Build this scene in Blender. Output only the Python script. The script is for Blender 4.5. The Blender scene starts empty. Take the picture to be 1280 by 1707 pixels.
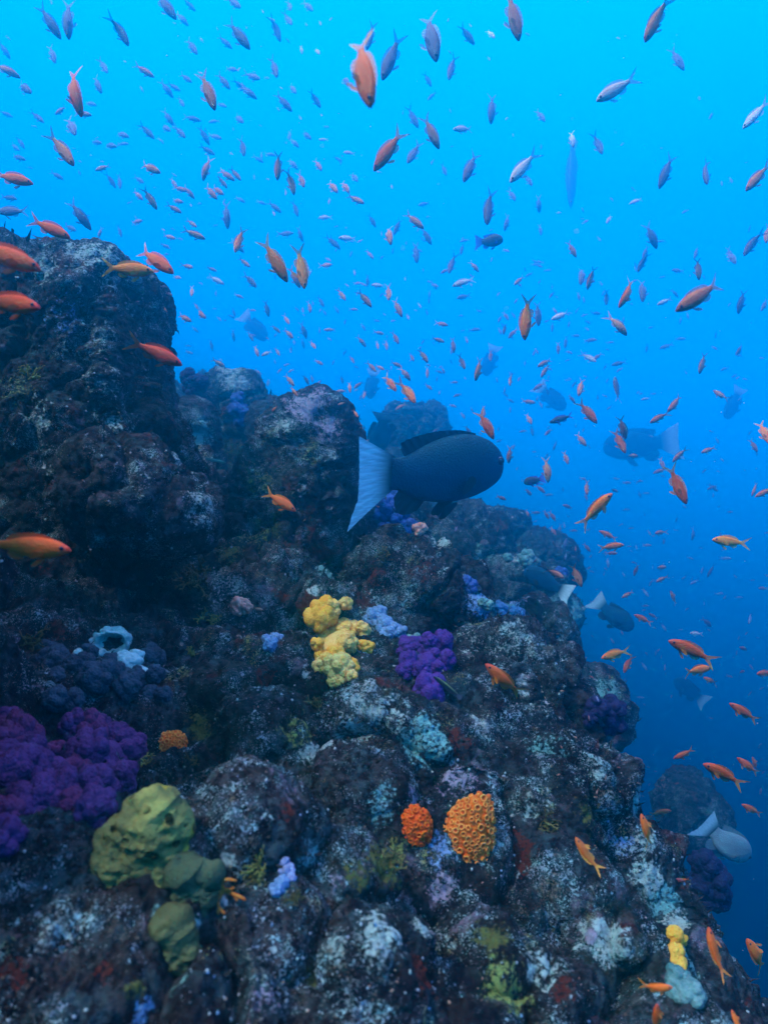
import bpy, bmesh, math, random
import numpy as np
from mathutils import Vector, Matrix

# ------------------------------------------------------------------ camera, world, sun, exposure
SC = bpy.context.scene
COL = SC.collection
R = math.radians
F = 1200.0                                   # focal length in photo pixels (photo 1280 x 1707)


def ray(px, py):
    """direction (depth 1 along +Y) seen at a photo pixel; camera looks level along +Y"""
    return Vector(((px - 640.0) / F, 1.0, (853.5 - py) / F))


def at(px, py, d):
    return ray(px, py) * d


cam_d = bpy.data.cameras.new('camera')
cam = bpy.data.objects.new('camera', cam_d)
COL.objects.link(cam)
cam.rotation_euler = (R(90), 0, 0)
cam_d.sensor_fit = 'VERTICAL'
cam_d.sensor_height = 36.0
cam_d.lens = 36.0 * F / 1707.0
cam_d.clip_start = 0.02
cam_d.clip_end = 400
cam_d.dof.use_dof = True
cam_d.dof.focus_distance = 2.1
cam_d.dof.aperture_fstop = 5.0
SC.camera = cam

SC.view_settings.view_transform = 'Standard'
SC.view_settings.look = 'None'
SC.view_settings.exposure = 0.6
SC.view_settings.gamma = 1.0
SC.cycles.use_denoising = True
SC.cycles.max_bounces = 6
SC.cycles.volume_bounces = 2
SC.cycles.sample_clamp_indirect = 4.0

SUN_EL, SUN_AZ = 54.0, 226.0                 # azimuth clockwise from +Y: the sun stands high on the left, a little behind the camera
W = bpy.data.worlds.new('World')
SC.world = W
W.use_nodes = True
wn, wl = W.node_tree.nodes, W.node_tree.links
wn.clear()
w_out = wn.new('ShaderNodeOutputWorld')
w_bg = wn.new('ShaderNodeBackground')
w_tc = wn.new('ShaderNodeTexCoord')
w_sep = wn.new('ShaderNodeSeparateXYZ')
wl.new(w_tc.outputs['Generated'], w_sep.inputs[0])
w_mx = wn.new('ShaderNodeMath'); w_mx.operation = 'MULTIPLY_ADD'
w_mx.inputs[1].default_value = 0.15
wl.new(w_sep.outputs['X'], w_mx.inputs[0])
wl.new(w_sep.outputs['Z'], w_mx.inputs[2])
w_mr = wn.new('ShaderNodeMapRange')
w_mr.inputs['From Min'].default_value = -0.7
w_mr.inputs['From Max'].default_value = 1.1
wl.new(w_mx.outputs[0], w_mr.inputs['Value'])
w_rp = wn.new('ShaderNodeValToRGB')
stops = [(-0.7, (0.000, 0.002, 0.013)), (-0.37, (0.000, 0.003, 0.033)), (-0.2, (0.000, 0.026, 0.106)), (-0.05, (0.000, 0.119, 0.410)), (0.06, (0.000, 0.248, 0.827)), (0.24, (0.000, 0.495, 1.455)), (0.38, (0.000, 0.609, 1.653)), (0.6, (0.000, 0.628, 1.653)), (0.65, (0.033, 0.641, 1.653)), (0.78, (1.124, 0.760, 1.653)), (1.0, (2.380, 1.256, 1.719))]
els = w_rp.color_ramp.elements
while len(els) < len(stops):
    els.new(0.5)
for e, (t, c) in zip(els, stops):
    e.position = (t + 0.7) / 1.8
    e.color = (*c, 1)
wl.new(w_mr.outputs[0], w_rp.inputs[0])
w_sky = wn.new('ShaderNodeTexSky')           # a little true daylight on top of the water's own glow
w_sky.sky_type = 'NISHITA'
w_sky.sun_disc = False
w_sky.sun_elevation = R(SUN_EL)
w_sky.sun_rotation = R(SUN_AZ)
w_tint = wn.new('ShaderNodeMix'); w_tint.data_type = 'RGBA'; w_tint.blend_type = 'MULTIPLY'
w_tint.inputs[0].default_value = 1.0
wl.new(w_sky.outputs[0], w_tint.inputs[6])
w_tint.inputs[7].default_value = (0.0, 0.010, 0.012, 1)
w_add = wn.new('ShaderNodeMix'); w_add.data_type = 'RGBA'; w_add.blend_type = 'ADD'
w_add.inputs[0].default_value = 1.0
wl.new(w_rp.outputs[0], w_add.inputs[6])
wl.new(w_tint.outputs[2], w_add.inputs[7])
wl.new(w_add.outputs[2], w_bg.inputs[0])
w_bg.inputs[1].default_value = 1.0
wl.new(w_bg.outputs[0], w_out.inputs[0])

sun_d = bpy.data.lights.new('sun', 'SUN')
sun_d.energy = 5.0
sun_d.angle = R(6)                           # light spread by the waves overhead
sun_d.color = (1.0, 0.80, 0.64)
sun = bpy.data.objects.new('sun', sun_d)
COL.objects.link(sun)
az = R(SUN_AZ)
to_sun = Vector((math.sin(az) * math.cos(R(SUN_EL)), math.cos(az) * math.cos(R(SUN_EL)), math.sin(R(SUN_EL))))
sun.rotation_euler = to_sun.to_track_quat('Z', 'Y').to_euler()
sun.location = to_sun * 8

rng = np.random.default_rng(7)
random.seed(11)


# ------------------------------------------------------------------ numpy noise
def _hash(ix, iy, iz, seed):
    h = (ix.astype(np.uint32) * np.uint32(374761393) + iy.astype(np.uint32) * np.uint32(668265263)
         + iz.astype(np.uint32) * np.uint32(2147483647) + np.uint32((seed * 144665 + 13) % 4294967291))
    h = (h ^ (h >> np.uint32(13))) * np.uint32(1274126177)
    h = (h ^ (h >> np.uint32(15))) * np.uint32(2246822519)
    return ((h ^ (h >> np.uint32(16))) & np.uint32(0xFFFFFF)).astype(np.float32) / np.float32(16777215.0)


def vnoise(p, seed=0):
    i = np.floor(p).astype(np.int64)
    f = (p - i).astype(np.float32)
    f = f * f * f * (f * (f * 6 - 15) + 10)
    out = 0
    for dx in (0, 1):
        wx = f[:, 0] if dx else 1 - f[:, 0]
        for dy in (0, 1):
            wy = f[:, 1] if dy else 1 - f[:, 1]
            for dz in (0, 1):
                wz = f[:, 2] if dz else 1 - f[:, 2]
                out = out + wx * wy * wz * _hash(i[:, 0] + dx, i[:, 1] + dy, i[:, 2] + dz, seed)
    return out * 2 - 1


def fbm(p, octaves=5, seed=0, gain=0.5, lac=2.03):
    a, s, out = 1.0, 1.0, 0
    for o in range(octaves):
        out = out + a * vnoise(p * s + o * 17.3, seed + o)
        a *= gain
        s *= lac
    return out


def worley(p, seed=0, second=False):
    i = np.floor(p).astype(np.int64)
    f = (p - i).astype(np.float32)
    d1 = np.full(len(p), 9.0, np.float32)
    d2 = np.full(len(p), 9.0, np.float32)
    for dx in (-1, 0, 1):
        for dy in (-1, 0, 1):
            for dz in (-1, 0, 1):
                a, b, c = i[:, 0] + dx, i[:, 1] + dy, i[:, 2] + dz
                jx = dx + _hash(a, b, c, seed + 91) - f[:, 0]
                jy = dy + _hash(a, b, c, seed + 92) - f[:, 1]
                jz = dz + _hash(a, b, c, seed + 93) - f[:, 2]
                d = np.sqrt(jx * jx + jy * jy + jz * jz)
                if second:
                    d2 = np.minimum(d2, np.maximum(d, d1))
                d1 = np.minimum(d1, d)
    return (d1, d2) if second else d1


def bumps(p, seed=0):
    """rounded lumps: 1 on a lump's top, 0 in the seams"""
    d = worley(p, seed)
    return np.sqrt(np.clip(1 - (d / 0.95) ** 2, 0, 1))


def rock_relief(p, k=1.0):
    """displacement (metres) of weathered, overgrown rock at world points"""
    w = p + 0.035 * np.stack([vnoise(p * 7, 61), vnoise(p * 7, 62), vnoise(p * 7, 63)], 1)
    d = 0.060 * fbm(p * 3.0, 4, 3)
    d = d + 0.050 * (bumps(w * 5.6, 5) - 0.6)
    d = d - 0.045 * np.clip(1 - np.abs(fbm(w * 3.4, 3, 21)) * 4.5, 0, 1) ** 1.5
    grow = np.clip(0.6 + 1.2 * fbm(p * 3.1, 2, 31), 0.15, 1.3)
    d = d + 0.030 * (bumps(w * 15, 8) - 0.55) * grow
    d = d + 0.015 * (bumps(p * 37 + 0.3 * fbm(p * 30, 2, 66)[:, None], 9) - 0.5) * (0.35 + grow)
    d = d + 0.008 * (bumps(p * 85, 10) - 0.5)
    d = d + 0.010 * fbm(p * 26, 4, 12, 0.6)
    return (d * k).astype(np.float32)


# ------------------------------------------------------------------ mesh and object helpers
def mesh_np(name, verts, faces, mats, smooth=True, face_mat=None):
    """verts (n,3), faces (m,3) or (m,4) -> mesh data"""
    me = bpy.data.meshes.new(name)
    verts = np.asarray(verts, np.float32)
    if isinstance(faces, np.ndarray):
        k = faces.shape[1]
        me.vertices.add(len(verts))
        me.vertices.foreach_set('co', verts.ravel())
        me.loops.add(faces.size)
        me.loops.foreach_set('vertex_index', faces.astype(np.int32).ravel())
        me.polygons.add(len(faces))
        me.polygons.foreach_set('loop_start', np.arange(0, faces.size, k, dtype=np.int32))
        me.polygons.foreach_set('loop_total', np.full(len(faces), k, np.int32))
        me.update(calc_edges=True)
    else:
        me.from_pydata([tuple(map(float, v)) for v in verts], [], faces)
        me.update()
    for m in (mats if isinstance(mats, (list, tuple)) else [mats]):
        me.materials.append(m)
    me.polygons.foreach_set('use_smooth', np.full(len(me.polygons), smooth, bool))
    if face_mat is not None:
        me.polygons.foreach_set('material_index', np.asarray(face_mat, np.int32))
    me.update()
    return me


def link(name, data, parent=None, loc=None):
    o = bpy.data.objects.new(name, data)
    COL.objects.link(o)
    if parent is not None:
        o.parent = parent
    if loc is not None:
        o.location = loc
    return o


def tag(o, label=None, cat=None, group=None, kind=None):
    if label: o['label'] = label
    if cat: o['category'] = cat
    if group: o['group'] = group
    if kind: o['kind'] = kind
    return o


_ico = {}


def ico(sub):
    if sub not in _ico:
        bm = bmesh.new()
        bmesh.ops.create_icosphere(bm, subdivisions=min(sub, 6), radius=1.0)
        v = np.array([x.co[:] for x in bm.verts], np.float32)
        f = np.array([[x.index for x in fc.verts] for fc in bm.faces], np.int64)
        bm.free()
        for _ in range(sub - 6):
            v, f = _split(v, f)
        _ico[sub] = (v, f)
    return _ico[sub]


def _split(v, f):
    e = np.sort(np.concatenate([f[:, [0, 1]], f[:, [1, 2]], f[:, [2, 0]]]), axis=1)
    u, inv = np.unique(e, axis=0, return_inverse=True)
    inv = inv.reshape(-1)
    mid = v[u[:, 0]] + v[u[:, 1]]
    mid /= np.linalg.norm(mid, axis=1)[:, None]
    n, m = len(v), len(f)
    a, b, c = inv[:m] + n, inv[m:2 * m] + n, inv[2 * m:] + n
    f2 = np.concatenate([np.stack([f[:, 0], a, c], 1), np.stack([f[:, 1], b, a], 1),
                         np.stack([f[:, 2], c, b], 1), np.stack([a, b, c], 1)])
    return np.concatenate([v, mid]).astype(np.float32), f2


def vnormals(v, f):
    n = np.zeros_like(v, dtype=np.float64)
    fn = np.cross(v[f[:, 1]] - v[f[:, 0]], v[f[:, 2]] - v[f[:, 0]])
    for k in range(f.shape[1]):
        for c in range(3):
            n[:, c] += np.bincount(f[:, k], weights=fn[:, c], minlength=len(v))
    return (n / np.maximum(np.linalg.norm(n, axis=1), 1e-12)[:, None]).astype(np.float32)


# ------------------------------------------------------------------ materials
def new_mat(name):
    m = bpy.data.materials.new(name)
    m.use_nodes = True
    nt = m.node_tree
    b = nt.nodes['Principled BSDF']
    return m, nt, b


class NB:
    """small helper to wire shader nodes"""
    def __init__(s, nt): s.nt = nt
    def n(s, t, **kw):
        nd = s.nt.nodes.new(t)
        for k, v in kw.items(): setattr(nd, k, v)
        return nd
    def put(s, sock, v):
        if isinstance(v, bpy.types.NodeSocket): s.nt.links.new(v, sock)
        else: sock.default_value = v
    def math(s, op, a, b=0.0, c=0.0, clamp=False):
        nd = s.n('ShaderNodeMath', operation=op, use_clamp=clamp)
        s.put(nd.inputs[0], a); s.put(nd.inputs[1], b); s.put(nd.inputs[2], c)
        return nd.outputs[0]
    def mix(s, f, a, b, mode='MIX'):
        nd = s.n('ShaderNodeMix', data_type='RGBA', blend_type=mode)
        s.put(nd.inputs[0], f); s.put(nd.inputs[6], (*a, 1) if isinstance(a, tuple) else a)
        s.put(nd.inputs[7], (*b, 1) if isinstance(b, tuple) else b)
        return nd.outputs[2]
    def noise(s, co, scale, detail=4, rough=0.55, dist=0.0):
        nd = s.n('ShaderNodeTexNoise')
        s.nt.links.new(co, nd.inputs['Vector'])
        nd.inputs['Scale'].default_value = scale
        nd.inputs['Detail'].default_value = detail
        nd.inputs['Roughness'].default_value = rough
        nd.inputs['Distortion'].default_value = dist
        return nd.outputs['Fac']
    def voro(s, co, scale, out='Distance', feature='F1'):
        nd = s.n('ShaderNodeTexVoronoi', feature=feature)
        s.nt.links.new(co, nd.inputs['Vector'])
        nd.inputs['Scale'].default_value = scale
        return nd.outputs[out]
    def step(s, v, a, b):
        if a > b: return s.math('SUBTRACT', 1.0, s.step(v, b, a))
        nd = s.n('ShaderNodeMapRange', interpolation_type='SMOOTHSTEP')
        s.put(nd.inputs['Value'], v)
        nd.inputs['From Min'].default_value = a
        nd.inputs['From Max'].default_value = b
        return nd.outputs[0]
    def bump(s, h, strength, dist, prev=None):
        nd = s.n('ShaderNodeBump')
        nd.inputs['Strength'].default_value = strength
        nd.inputs['Distance'].default_value = dist
        s.put(nd.inputs['Height'], h)
        if prev is not None: s.nt.links.new(prev, nd.inputs['Normal'])
        return nd.outputs[0]


def reef_material():
    m, nt, b = new_mat('reef_rock')
    g = NB(nt)
    co = g.n('ShaderNodeNewGeometry').outputs['Position']
    big = g.noise(co, 2.6, 4, 0.6)
    mid = g.noise(co, 9.0, 5, 0.62, 0.4)
    mid2 = g.noise(g.n('ShaderNodeVectorMath', operation='ADD').outputs[0], 1) if False else g.noise(co, 13.0, 4, 0.6, 0.8)
    fine = g.noise(co, 70, 5, 0.7)
    c = g.mix(g.step(mid, 0.40, 0.60), (0.009, 0.005, 0.011), (0.019, 0.012, 0.013))     # maroon and brown turf
    c = g.mix(g.step(big, 0.52, 0.66), c, (0.020, 0.022, 0.012))                            # olive growth
    c = g.mix(g.step(g.noise(co, 5.3, 4, 0.6, 0.5), 0.60, 0.66), c, (0.09, 0.014, 0.010))   # rusty red crust
    c = g.mix(g.math('MULTIPLY', g.step(mid2, 0.60, 0.70), 0.8), c, (0.22, 0.15, 0.20))   # lilac coralline crust
    c = g.mix(g.math('MULTIPLY', g.step(fine, 0.42, 0.62), 0.75), c, (0.004, 0.002, 0.006))    # dark pits
    # soft mid-tone growth in broad patches
    mott = g.math('MULTIPLY', g.step(g.noise(co, 4.2, 5, 0.62, 0.5), 0.36, 0.56), g.step(g.noise(co, 58, 5, 0.72, 0.3), 0.42, 0.60))
    c = g.mix(g.math('MULTIPLY', mott, 0.4), c, g.mix(g.step(g.noise(co, 17, 3), 0.42, 0.58), (0.085, 0.145, 0.165), (0.11, 0.095, 0.10)))
    # pale specks: shells, worm tubes, bare limestone. dense inside patches, scattered outside
    pat = g.math('MULTIPLY_ADD', g.noise(co, 6.5, 5, 0.65, 0.3), 0.62, g.math('MULTIPLY', g.noise(co, 23, 3, 0.6), 0.34))    # about 0.33 .. 0.62
    th = g.math('MULTIPLY_ADD', g.step(pat, 0.41, 0.58), 0.155, -0.085)
    sp1 = g.step(g.math('ADD', th, g.noise(co, 90, 4, 0.65, 0.6)), 0.635, 0.70)
    sp2 = g.step(g.math('ADD', th, g.noise(co, 200, 3, 0.65, 0.3)), 0.615, 0.68)
    sp3 = g.step(g.math('ADD', th, g.noise(co, 380, 2, 0.6)), 0.60, 0.67)
    spk = g.math('MAXIMUM', g.math('MULTIPLY', sp1, 0.8), g.math('MAXIMUM', g.math('MULTIPLY', sp2, 0.85), g.math('MULTIPLY', sp3, 0.7)))
    pale = g.mix(g.step(g.noise(co, 24, 2), 0.45, 0.6), (0.40, 0.64, 0.66), (0.33, 0.42, 0.50))
    pale = g.mix(g.step(g.noise(co, 31, 3), 0.50, 0.62), pale, (0.20, 0.16, 0.12))
    pale = g.mix(g.step(g.noise(co, 11, 3), 0.58, 0.68), pale, (0.34, 0.36, 0.12))
    c = g.mix(spk, c, pale)
    white = g.math('MULTIPLY', g.step(g.noise(co, 7.5, 6, 0.72, 0.2), 0.635, 0.70), g.step(fine, 0.36, 0.52))
    c = g.mix(g.math('MULTIPLY', white, 0.85), c, (0.52, 0.60, 0.58))
    at_ = g.n('ShaderNodeAttribute', attribute_name='crust')
    br = g.math('ADD', g.math('MULTIPLY', g.noise(co, 38, 4, 0.65, 0.4), 0.55), g.math('MULTIPLY', g.noise(co, 150, 4, 0.65), 0.75))
    am = g.step(g.math('ADD', g.math('MULTIPLY', at_.outputs['Alpha'], 0.55), g.math('MULTIPLY', br, 1.9)), 1.47, 1.75)
    am = g.math('MULTIPLY', am, g.step(at_.outputs['Alpha'], 0.02, 0.2))
    c = g.mix(am, c, at_.outputs['Color'])
    nt.links.new(c, b.inputs['Base Color'])
    b.inputs['Roughness'].default_value = 0.85
    b.inputs['Specular IOR Level'].default_value = 0.06
    h = g.math('MULTIPLY_ADD', spk, 0.7, g.math('MULTIPLY', fine, 1.0))
    n0 = g.bump(g.math('MULTIPLY_ADD', g.voro(co, 42), -0.5, g.noise(co, 55, 5, 0.65, 0.3)), 0.9, 0.016)
    n1 = g.bump(h, 0.9, 0.007, n0)
    n2 = g.bump(g.noise(co, 220, 3, 0.6), 0.6, 0.002, n1)
    nt.links.new(n2, b.inputs['Normal'])
    return m


def plain(name, col, rough=0.6, noise_scale=None, col2=None, bump=None, spec=0.3):
    m, nt, b = new_mat(name)
    g = NB(nt)
    b.inputs['Roughness'].default_value = rough
    b.inputs['Specular IOR Level'].default_value = spec
    b.inputs['Base Color'].default_value = (*col, 1)
    if noise_scale:
        co = g.n('ShaderNodeTexCoord').outputs['Object']
        f = g.noise(co, noise_scale, 4, 0.6)
        nt.links.new(g.mix(g.step(f, 0.35, 0.65), col, col2 or col), b.inputs['Base Color'])
        if bump:
            nt.links.new(g.bump(g.noise(co, noise_scale * 3, 4, 0.65), 0.8, bump), b.inputs['Normal'])
    return m


REEF = reef_material()


# ------------------------------------------------------------------ the reef slope (one sheet, from under the camera to the far water)
def interp(x, pts):
    xs, ys = zip(*pts)
    return np.interp(x, xs, ys)


def reef_height(x, y):
    a = interp(y, [(-1, -1.0), (0.3, -0.84), (0.9, -0.66), (1.3, -0.60), (1.9, -0.44), (2.6, -0.34), (3.4, -0.26), (4.2, -0.19),
                   (5.0, -0.11), (6.0, 0.06), (8.0, 0.44), (11, 0.30), (16, -2.0), (40, -6.0)])
    left = interp(y, [(0, 0.20), (1.0, 0.42), (1.6, 0.36), (2.5, 0.30), (4, 0.55), (6, 0.45), (9, 0.3)])
    h = a + left * np.log1p(np.exp(-(x + 0.05) * 5)) / 5
    x0 = interp(y, [(0, 0.30), (1, 0.24), (2, 0.02), (3, -0.10), (4, 0.06), (5, 0.06), (7, -0.1), (9, 0.2), (14, -0.5)])
    t = np.log1p(np.exp((x - x0) * 8)) / 8
    h = h - 1.02 * t ** 1.22 - 0.35 * t ** 2.2
    t = np.clip((-0.63 - 0.35 * np.maximum(y - 1, 0) - x) / 0.22, 0, 1)          # unseen bluff added left of the camera only to shade the near slope
    h = h + 1.05 * t * t * (3 - 2 * t) * np.clip((1.32 - y) / 0.3, 0, 1)
    t = np.clip((-0.53 - x) / 0.10, 0, 1)  # unseen low ledge, added to throw shade on the near left corner
    h = h + 0.55 * t * t * (3 - 2 * t) * np.clip((0.80 - y) / 0.08, 0, 1)
    return np.maximum(h, -12.0)


def build_slope():
    na, nr = 1000, 1300
    aa = np.linspace(R(-52), R(52), na)
    rr = np.exp(np.linspace(math.log(0.30), math.log(13.5), nr))
    A, RR = np.meshgrid(aa, rr)
    x, y = (np.sin(A) * RR).ravel(), (np.cos(A) * RR).ravel()
    z = reef_height(x, y)
    p = np.stack([x, y, z], 1)
    idx = np.arange(na * nr).reshape(nr, na)
    q = np.stack([idx[:-1, :-1], idx[:-1, 1:], idx[1:, 1:], idx[1:, :-1]], -1).reshape(-1, 4)
    nrm = vnormals(p, q[:, [0, 1, 2]])
    nrm[nrm[:, 2] < 0] *= -1
    big = 0.10 * fbm(p * 1.5, 3, 77) + 0.10 * (bumps(p * 2.6 + 0.3 * fbm(p * 2, 2, 55)[:, None], 15) - 0.5)
    fade = np.clip(RR.ravel() / 1.2, 0.45, 1.0) * (1 + 0.7 * np.clip((RR.ravel() - 2.2) / 2, 0, 1))
    p = p + nrm * ((big * fade + rock_relief(p)) * np.clip(0.75 + 0.25 * RR.ravel(), 0.8, 1.6))[:, None]
    me = mesh_np('reef_slope', p, q, REEF)
    tag(link('reef_slope', me), 'rocky reef slope crusted with dark turf and pale specks', kind='structure')


def rock(name, label, centre, parts, sub=7, k=1.0, relief=None, cat='boulder', group='boulders of the reef', mat=None, smooth=0):
    """a boulder: the smooth union of ellipsoids / rounded blocks seen from its centre, then weathered.
    parts: (offset, radii, power)"""
    d, f = ico(sub)
    c = np.array(centre, np.float32)
    parts = [(tuple(q * SEAT[0] for q in p[0]), tuple(q * SEAT[0] for q in p[1])) + tuple(p[2:]) for p in parts]
    rmax = max(np.linalg.norm(np.array(o)) + max(r) for o, r, *_ in parts) * 1.3

    def field(p):
        s = 0
        for o, r, *pw in parts:
            q = np.abs((p - np.array(o)) / np.array(r))
            n = pw[0] if pw else 2.0
            e = (q ** n).sum(1) ** (1.0 / n)
            s = s + np.exp(-7.0 * (e - 1))
        return s - 1.0
    lo, hi = np.zeros(len(d)), np.full(len(d), rmax)
    tt = np.linspace(0, rmax, 50)
    last = np.zeros(len(d))
    for t in tt:                              # outermost crossing
        last = np.where(field(d * t) > 0, t, last)
    lo, hi = last, last + rmax / 49
    for _ in range(9):
        m = (lo + hi) / 2
        ins = field(d * m[:, None]) > 0
        lo, hi = np.where(ins, m, lo), np.where(ins, hi, m)
    for _ in range(smooth):
        acc = sum(np.bincount(f[:, k], weights=lo[f[:, (k + 1) % 3]] + lo[f[:, (k + 2) % 3]], minlength=len(d)) for k in range(3))
        lo = 0.5 * lo + 0.5 * acc / (2 * np.bincount(f.ravel(), minlength=len(d)))
    p = d * lo[:, None]
    n = vnormals(p, f)
    w = p + c
    p = p + n * ((relief or rock_relief)(w) * k)[:, None]
    me = mesh_np(name, p, f, mat or REEF)
    return tag(link(name, me, loc=centre), label, cat, group)


build_slope()
bpy.context.view_layer.update()
DEPS = bpy.context.evaluated_depsgraph_get()
SEAT = [1.0]


def seat(px, py, d0, far=1.0):
    """where a boulder meant for depth d0 rests on the slope; it keeps its size in view"""
    ok, loc, *_ = SC.ray_cast(DEPS, Vector((0, 0, 0)), ray(px, py).normalized())
    d = min(d0 * far, loc.y * 1.03) if ok else d0 * far
    SEAT[0] = d / d0
    return at(px, py, d)


P = seat(110, 690, 2.25)
rock('rock_pillar', 'tall dark rock pillar with a flat pale-crusted top', P,
     [((0.05, 0, 0.11), (0.205, 0.28, 0.325), 8.0), ((-0.30, 0.05, -0.22), (0.40, 0.36, 0.40), 3.0), ((0.12, -0.02, -0.30), (0.26, 0.34, 0.34), 2.6)], sub=8, k=0.85)
P = seat(205, 820, 1.80)
rock('boulder', 'rounded cobbled knob bulging from the foot of the rock pillar', P,
     [((0, 0, 0.0), (0.115, 0.16, 0.12), 2.2), ((0.13, 0.05, -0.06), (0.10, 0.14, 0.085), 2.0)], k=0.75)
P = seat(500, 810, 2.75)
rock('boulder', 'pointed boulder with a pale pink crusted peak, beside the big grey fish\'s tail', P,
     [((0.05, 0, 0.10), (0.155, 0.2, 0.235), 2.6), ((-0.05, -0.02, -0.05), (0.17, 0.22, 0.2), 2.4), ((0.10, 0, -0.05), (0.12, 0.2, 0.22), 2.6), ((-0.1, -0.05, -0.2), (0.22, 0.25, 0.14), 2.2)])
P = seat(690, 745, 8.6)
rock('boulder', 'hazy round-topped column rising behind the big grey fish', P,
     [((0, 0, 0.13), (0.32, 0.33, 0.37), 3.2), ((-0.1, 0, -0.42), (0.66, 0.4, 0.40), 2.2)], sub=7, k=1.3)
P = seat(385, 668, 4.6)
rock('boulder', 'domed boulder in the gap behind the rock pillar', P, [((0, 0, 0.0), (0.19, 0.2, 0.19), 2.8), ((0.02, 0, -0.2), (0.22, 0.2, 0.2), 2.4)], sub=6, k=0.7)
P = seat(341, 672, 4.1)
rock('boulder', 'small smooth boulder against the domed boulder behind the pillar', P, [((0, 0, 0.0), (0.085, 0.1, 0.09), 2.2)], sub=6, k=0.5)
P = seat(325, 720, 3.4)
rock('boulder', 'pale tall rock tucked behind the right flank of the pillar', P, [((0, 0, 0.0), (0.09, 0.1, 0.14), 2.2), ((0, 0, -.2), (0.12, 0.1, 0.14), 2.2)], sub=6, k=0.7)
P = seat(470, 735, 4.0)
rock('boulder', 'dark rock peeping over the left shoulder of the pointed boulder', P, [((0, 0, 0.05), (0.2, 0.2, 0.16), 2.4)], sub=6, k=0.8)
P = seat(705, 1000, 2.50)
rock('boulder', 'maroon boulder behind the purple soft coral', P, [((0, 0, 0.0), (0.20, 0.22, 0.13), 2.4), ((-0.06, -0.02, 0.05), (0.12, 0.16, 0.11), 2.2)])
P = seat(865, 1170, 2.22)
rock('boulder', 'big rounded boulder, speckled, with an orange fish in front', P, [((0, 0, 0.0), (0.20, 0.22, 0.20), 2.5), ((-0.06, 0.0, -0.08), (0.2, 0.22, 0.18), 2.3)])
P = seat(740, 915, 3.7, 1.25)
rock('boulder', 'cyan-topped round boulder under the belly of the big grey fish', P, [((0, 0, 0.0), (0.13, 0.14, 0.11), 2.2)], sub=6, k=0.7)
P = seat(788, 905, 4.2, 1.25)
rock('boulder', 'large dark boulder below the chin of the big grey fish', P, [((0, 0, 0.0), (0.19, 0.2, 0.19), 2.2)], sub=6, k=0.9)
P = seat(690, 925, 3.2, 1.25)
rock('boulder', 'low boulder beside the dark blue soft coral', P, [((0, 0, 0.0), (0.12, 0.12, 0.09), 2.2)], sub=6, k=0.8)
P = seat(850, 975, 3.5, 1.25)
rock('boulder', 'speckled boulder on the right shoulder of the reef', P, [((0, 0, 0.0), (0.17, 0.18, 0.12), 2.2), ((0.14, 0.02, -0.02), (0.12, 0.15, 0.12), 2.2)], sub=6, k=0.9)
P = seat(885, 1055, 3.1, 1.25)
rock('boulder', 'dark boulder at the edge of the drop-off above the rounded boulder', P, [((0, 0, 0.0), (0.13, 0.15, 0.11), 2.4)], sub=6, k=0.9)
P = seat(935, 1080, 3.3, 1.25)
rock('boulder', 'pale-faced boulder standing at the very edge of the drop-off', P, [((0, 0, 0.0), (0.09, 0.12, 0.13), 2.4), ((0.0, 0, -.2), (0.12, 0.12, 0.16), 2.4)], sub=6, k=0.7)
P = seat(985, 1175, 3.0, 1.25)
rock('boulder', 'knobbly boulder with a white cap beside the dark purple coral on the drop-off', P, [((0, 0, 0.0), (0.11, 0.13, 0.14), 2.4)], sub=6, k=0.8)
P = seat(1145, 1345, 5.4)
rock('boulder', 'shadowy rock low on the drop-off behind the reef edge', P, [((0, 0, 0.0), (0.2, 0.25, 0.28), 2.4)], sub=6, k=1.0)
P = seat(680, 1255, 1.72)
rock('boulder', 'pale speckled lump below the yellow soft coral', P, [((0, 0, 0.0), (0.10, 0.12, 0.10), 2.2), ((-0.09, 0.02, 0.03), (0.09, 0.10, 0.09), 2.2)])
P = seat(930, 1330, 1.75)
rock('boulder', 'dark brown overhanging boulder right of the orange cup coral', P, [((0, 0, 0.0), (0.13, 0.14, 0.11), 2.4)], k=0.9)
P = seat(1015, 1585, 1.42)
rock('boulder', 'low boulder with a bare white face near the bottom of the reef', P, [((0, 0, 0.0), (0.085, 0.09, 0.06), 2.2)], sub=6, k=0.6)
P = seat(640, 1610, 1.05)
rock('boulder', 'rounded pale-topped boulder at the bottom middle', P, [((0, 0, 0.0), (0.10, 0.10, 0.075), 2.2)], k=0.8)
P = seat(850, 1640, 1.12)
rock('boulder', 'broad algae-covered boulder at the bottom, right of the pale-topped one', P, [((0, 0, 0.0), (0.13, 0.12, 0.08), 2.4)], k=0.8)


P = seat(10, 575, 3.3)
rock('boulder', 'hazy rock seen behind the left shoulder of the rock pillar', P, [((-0.1, 0, 0.0), (0.3, 0.2, 0.19), 2.4)], sub=6, k=0.8)

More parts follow.
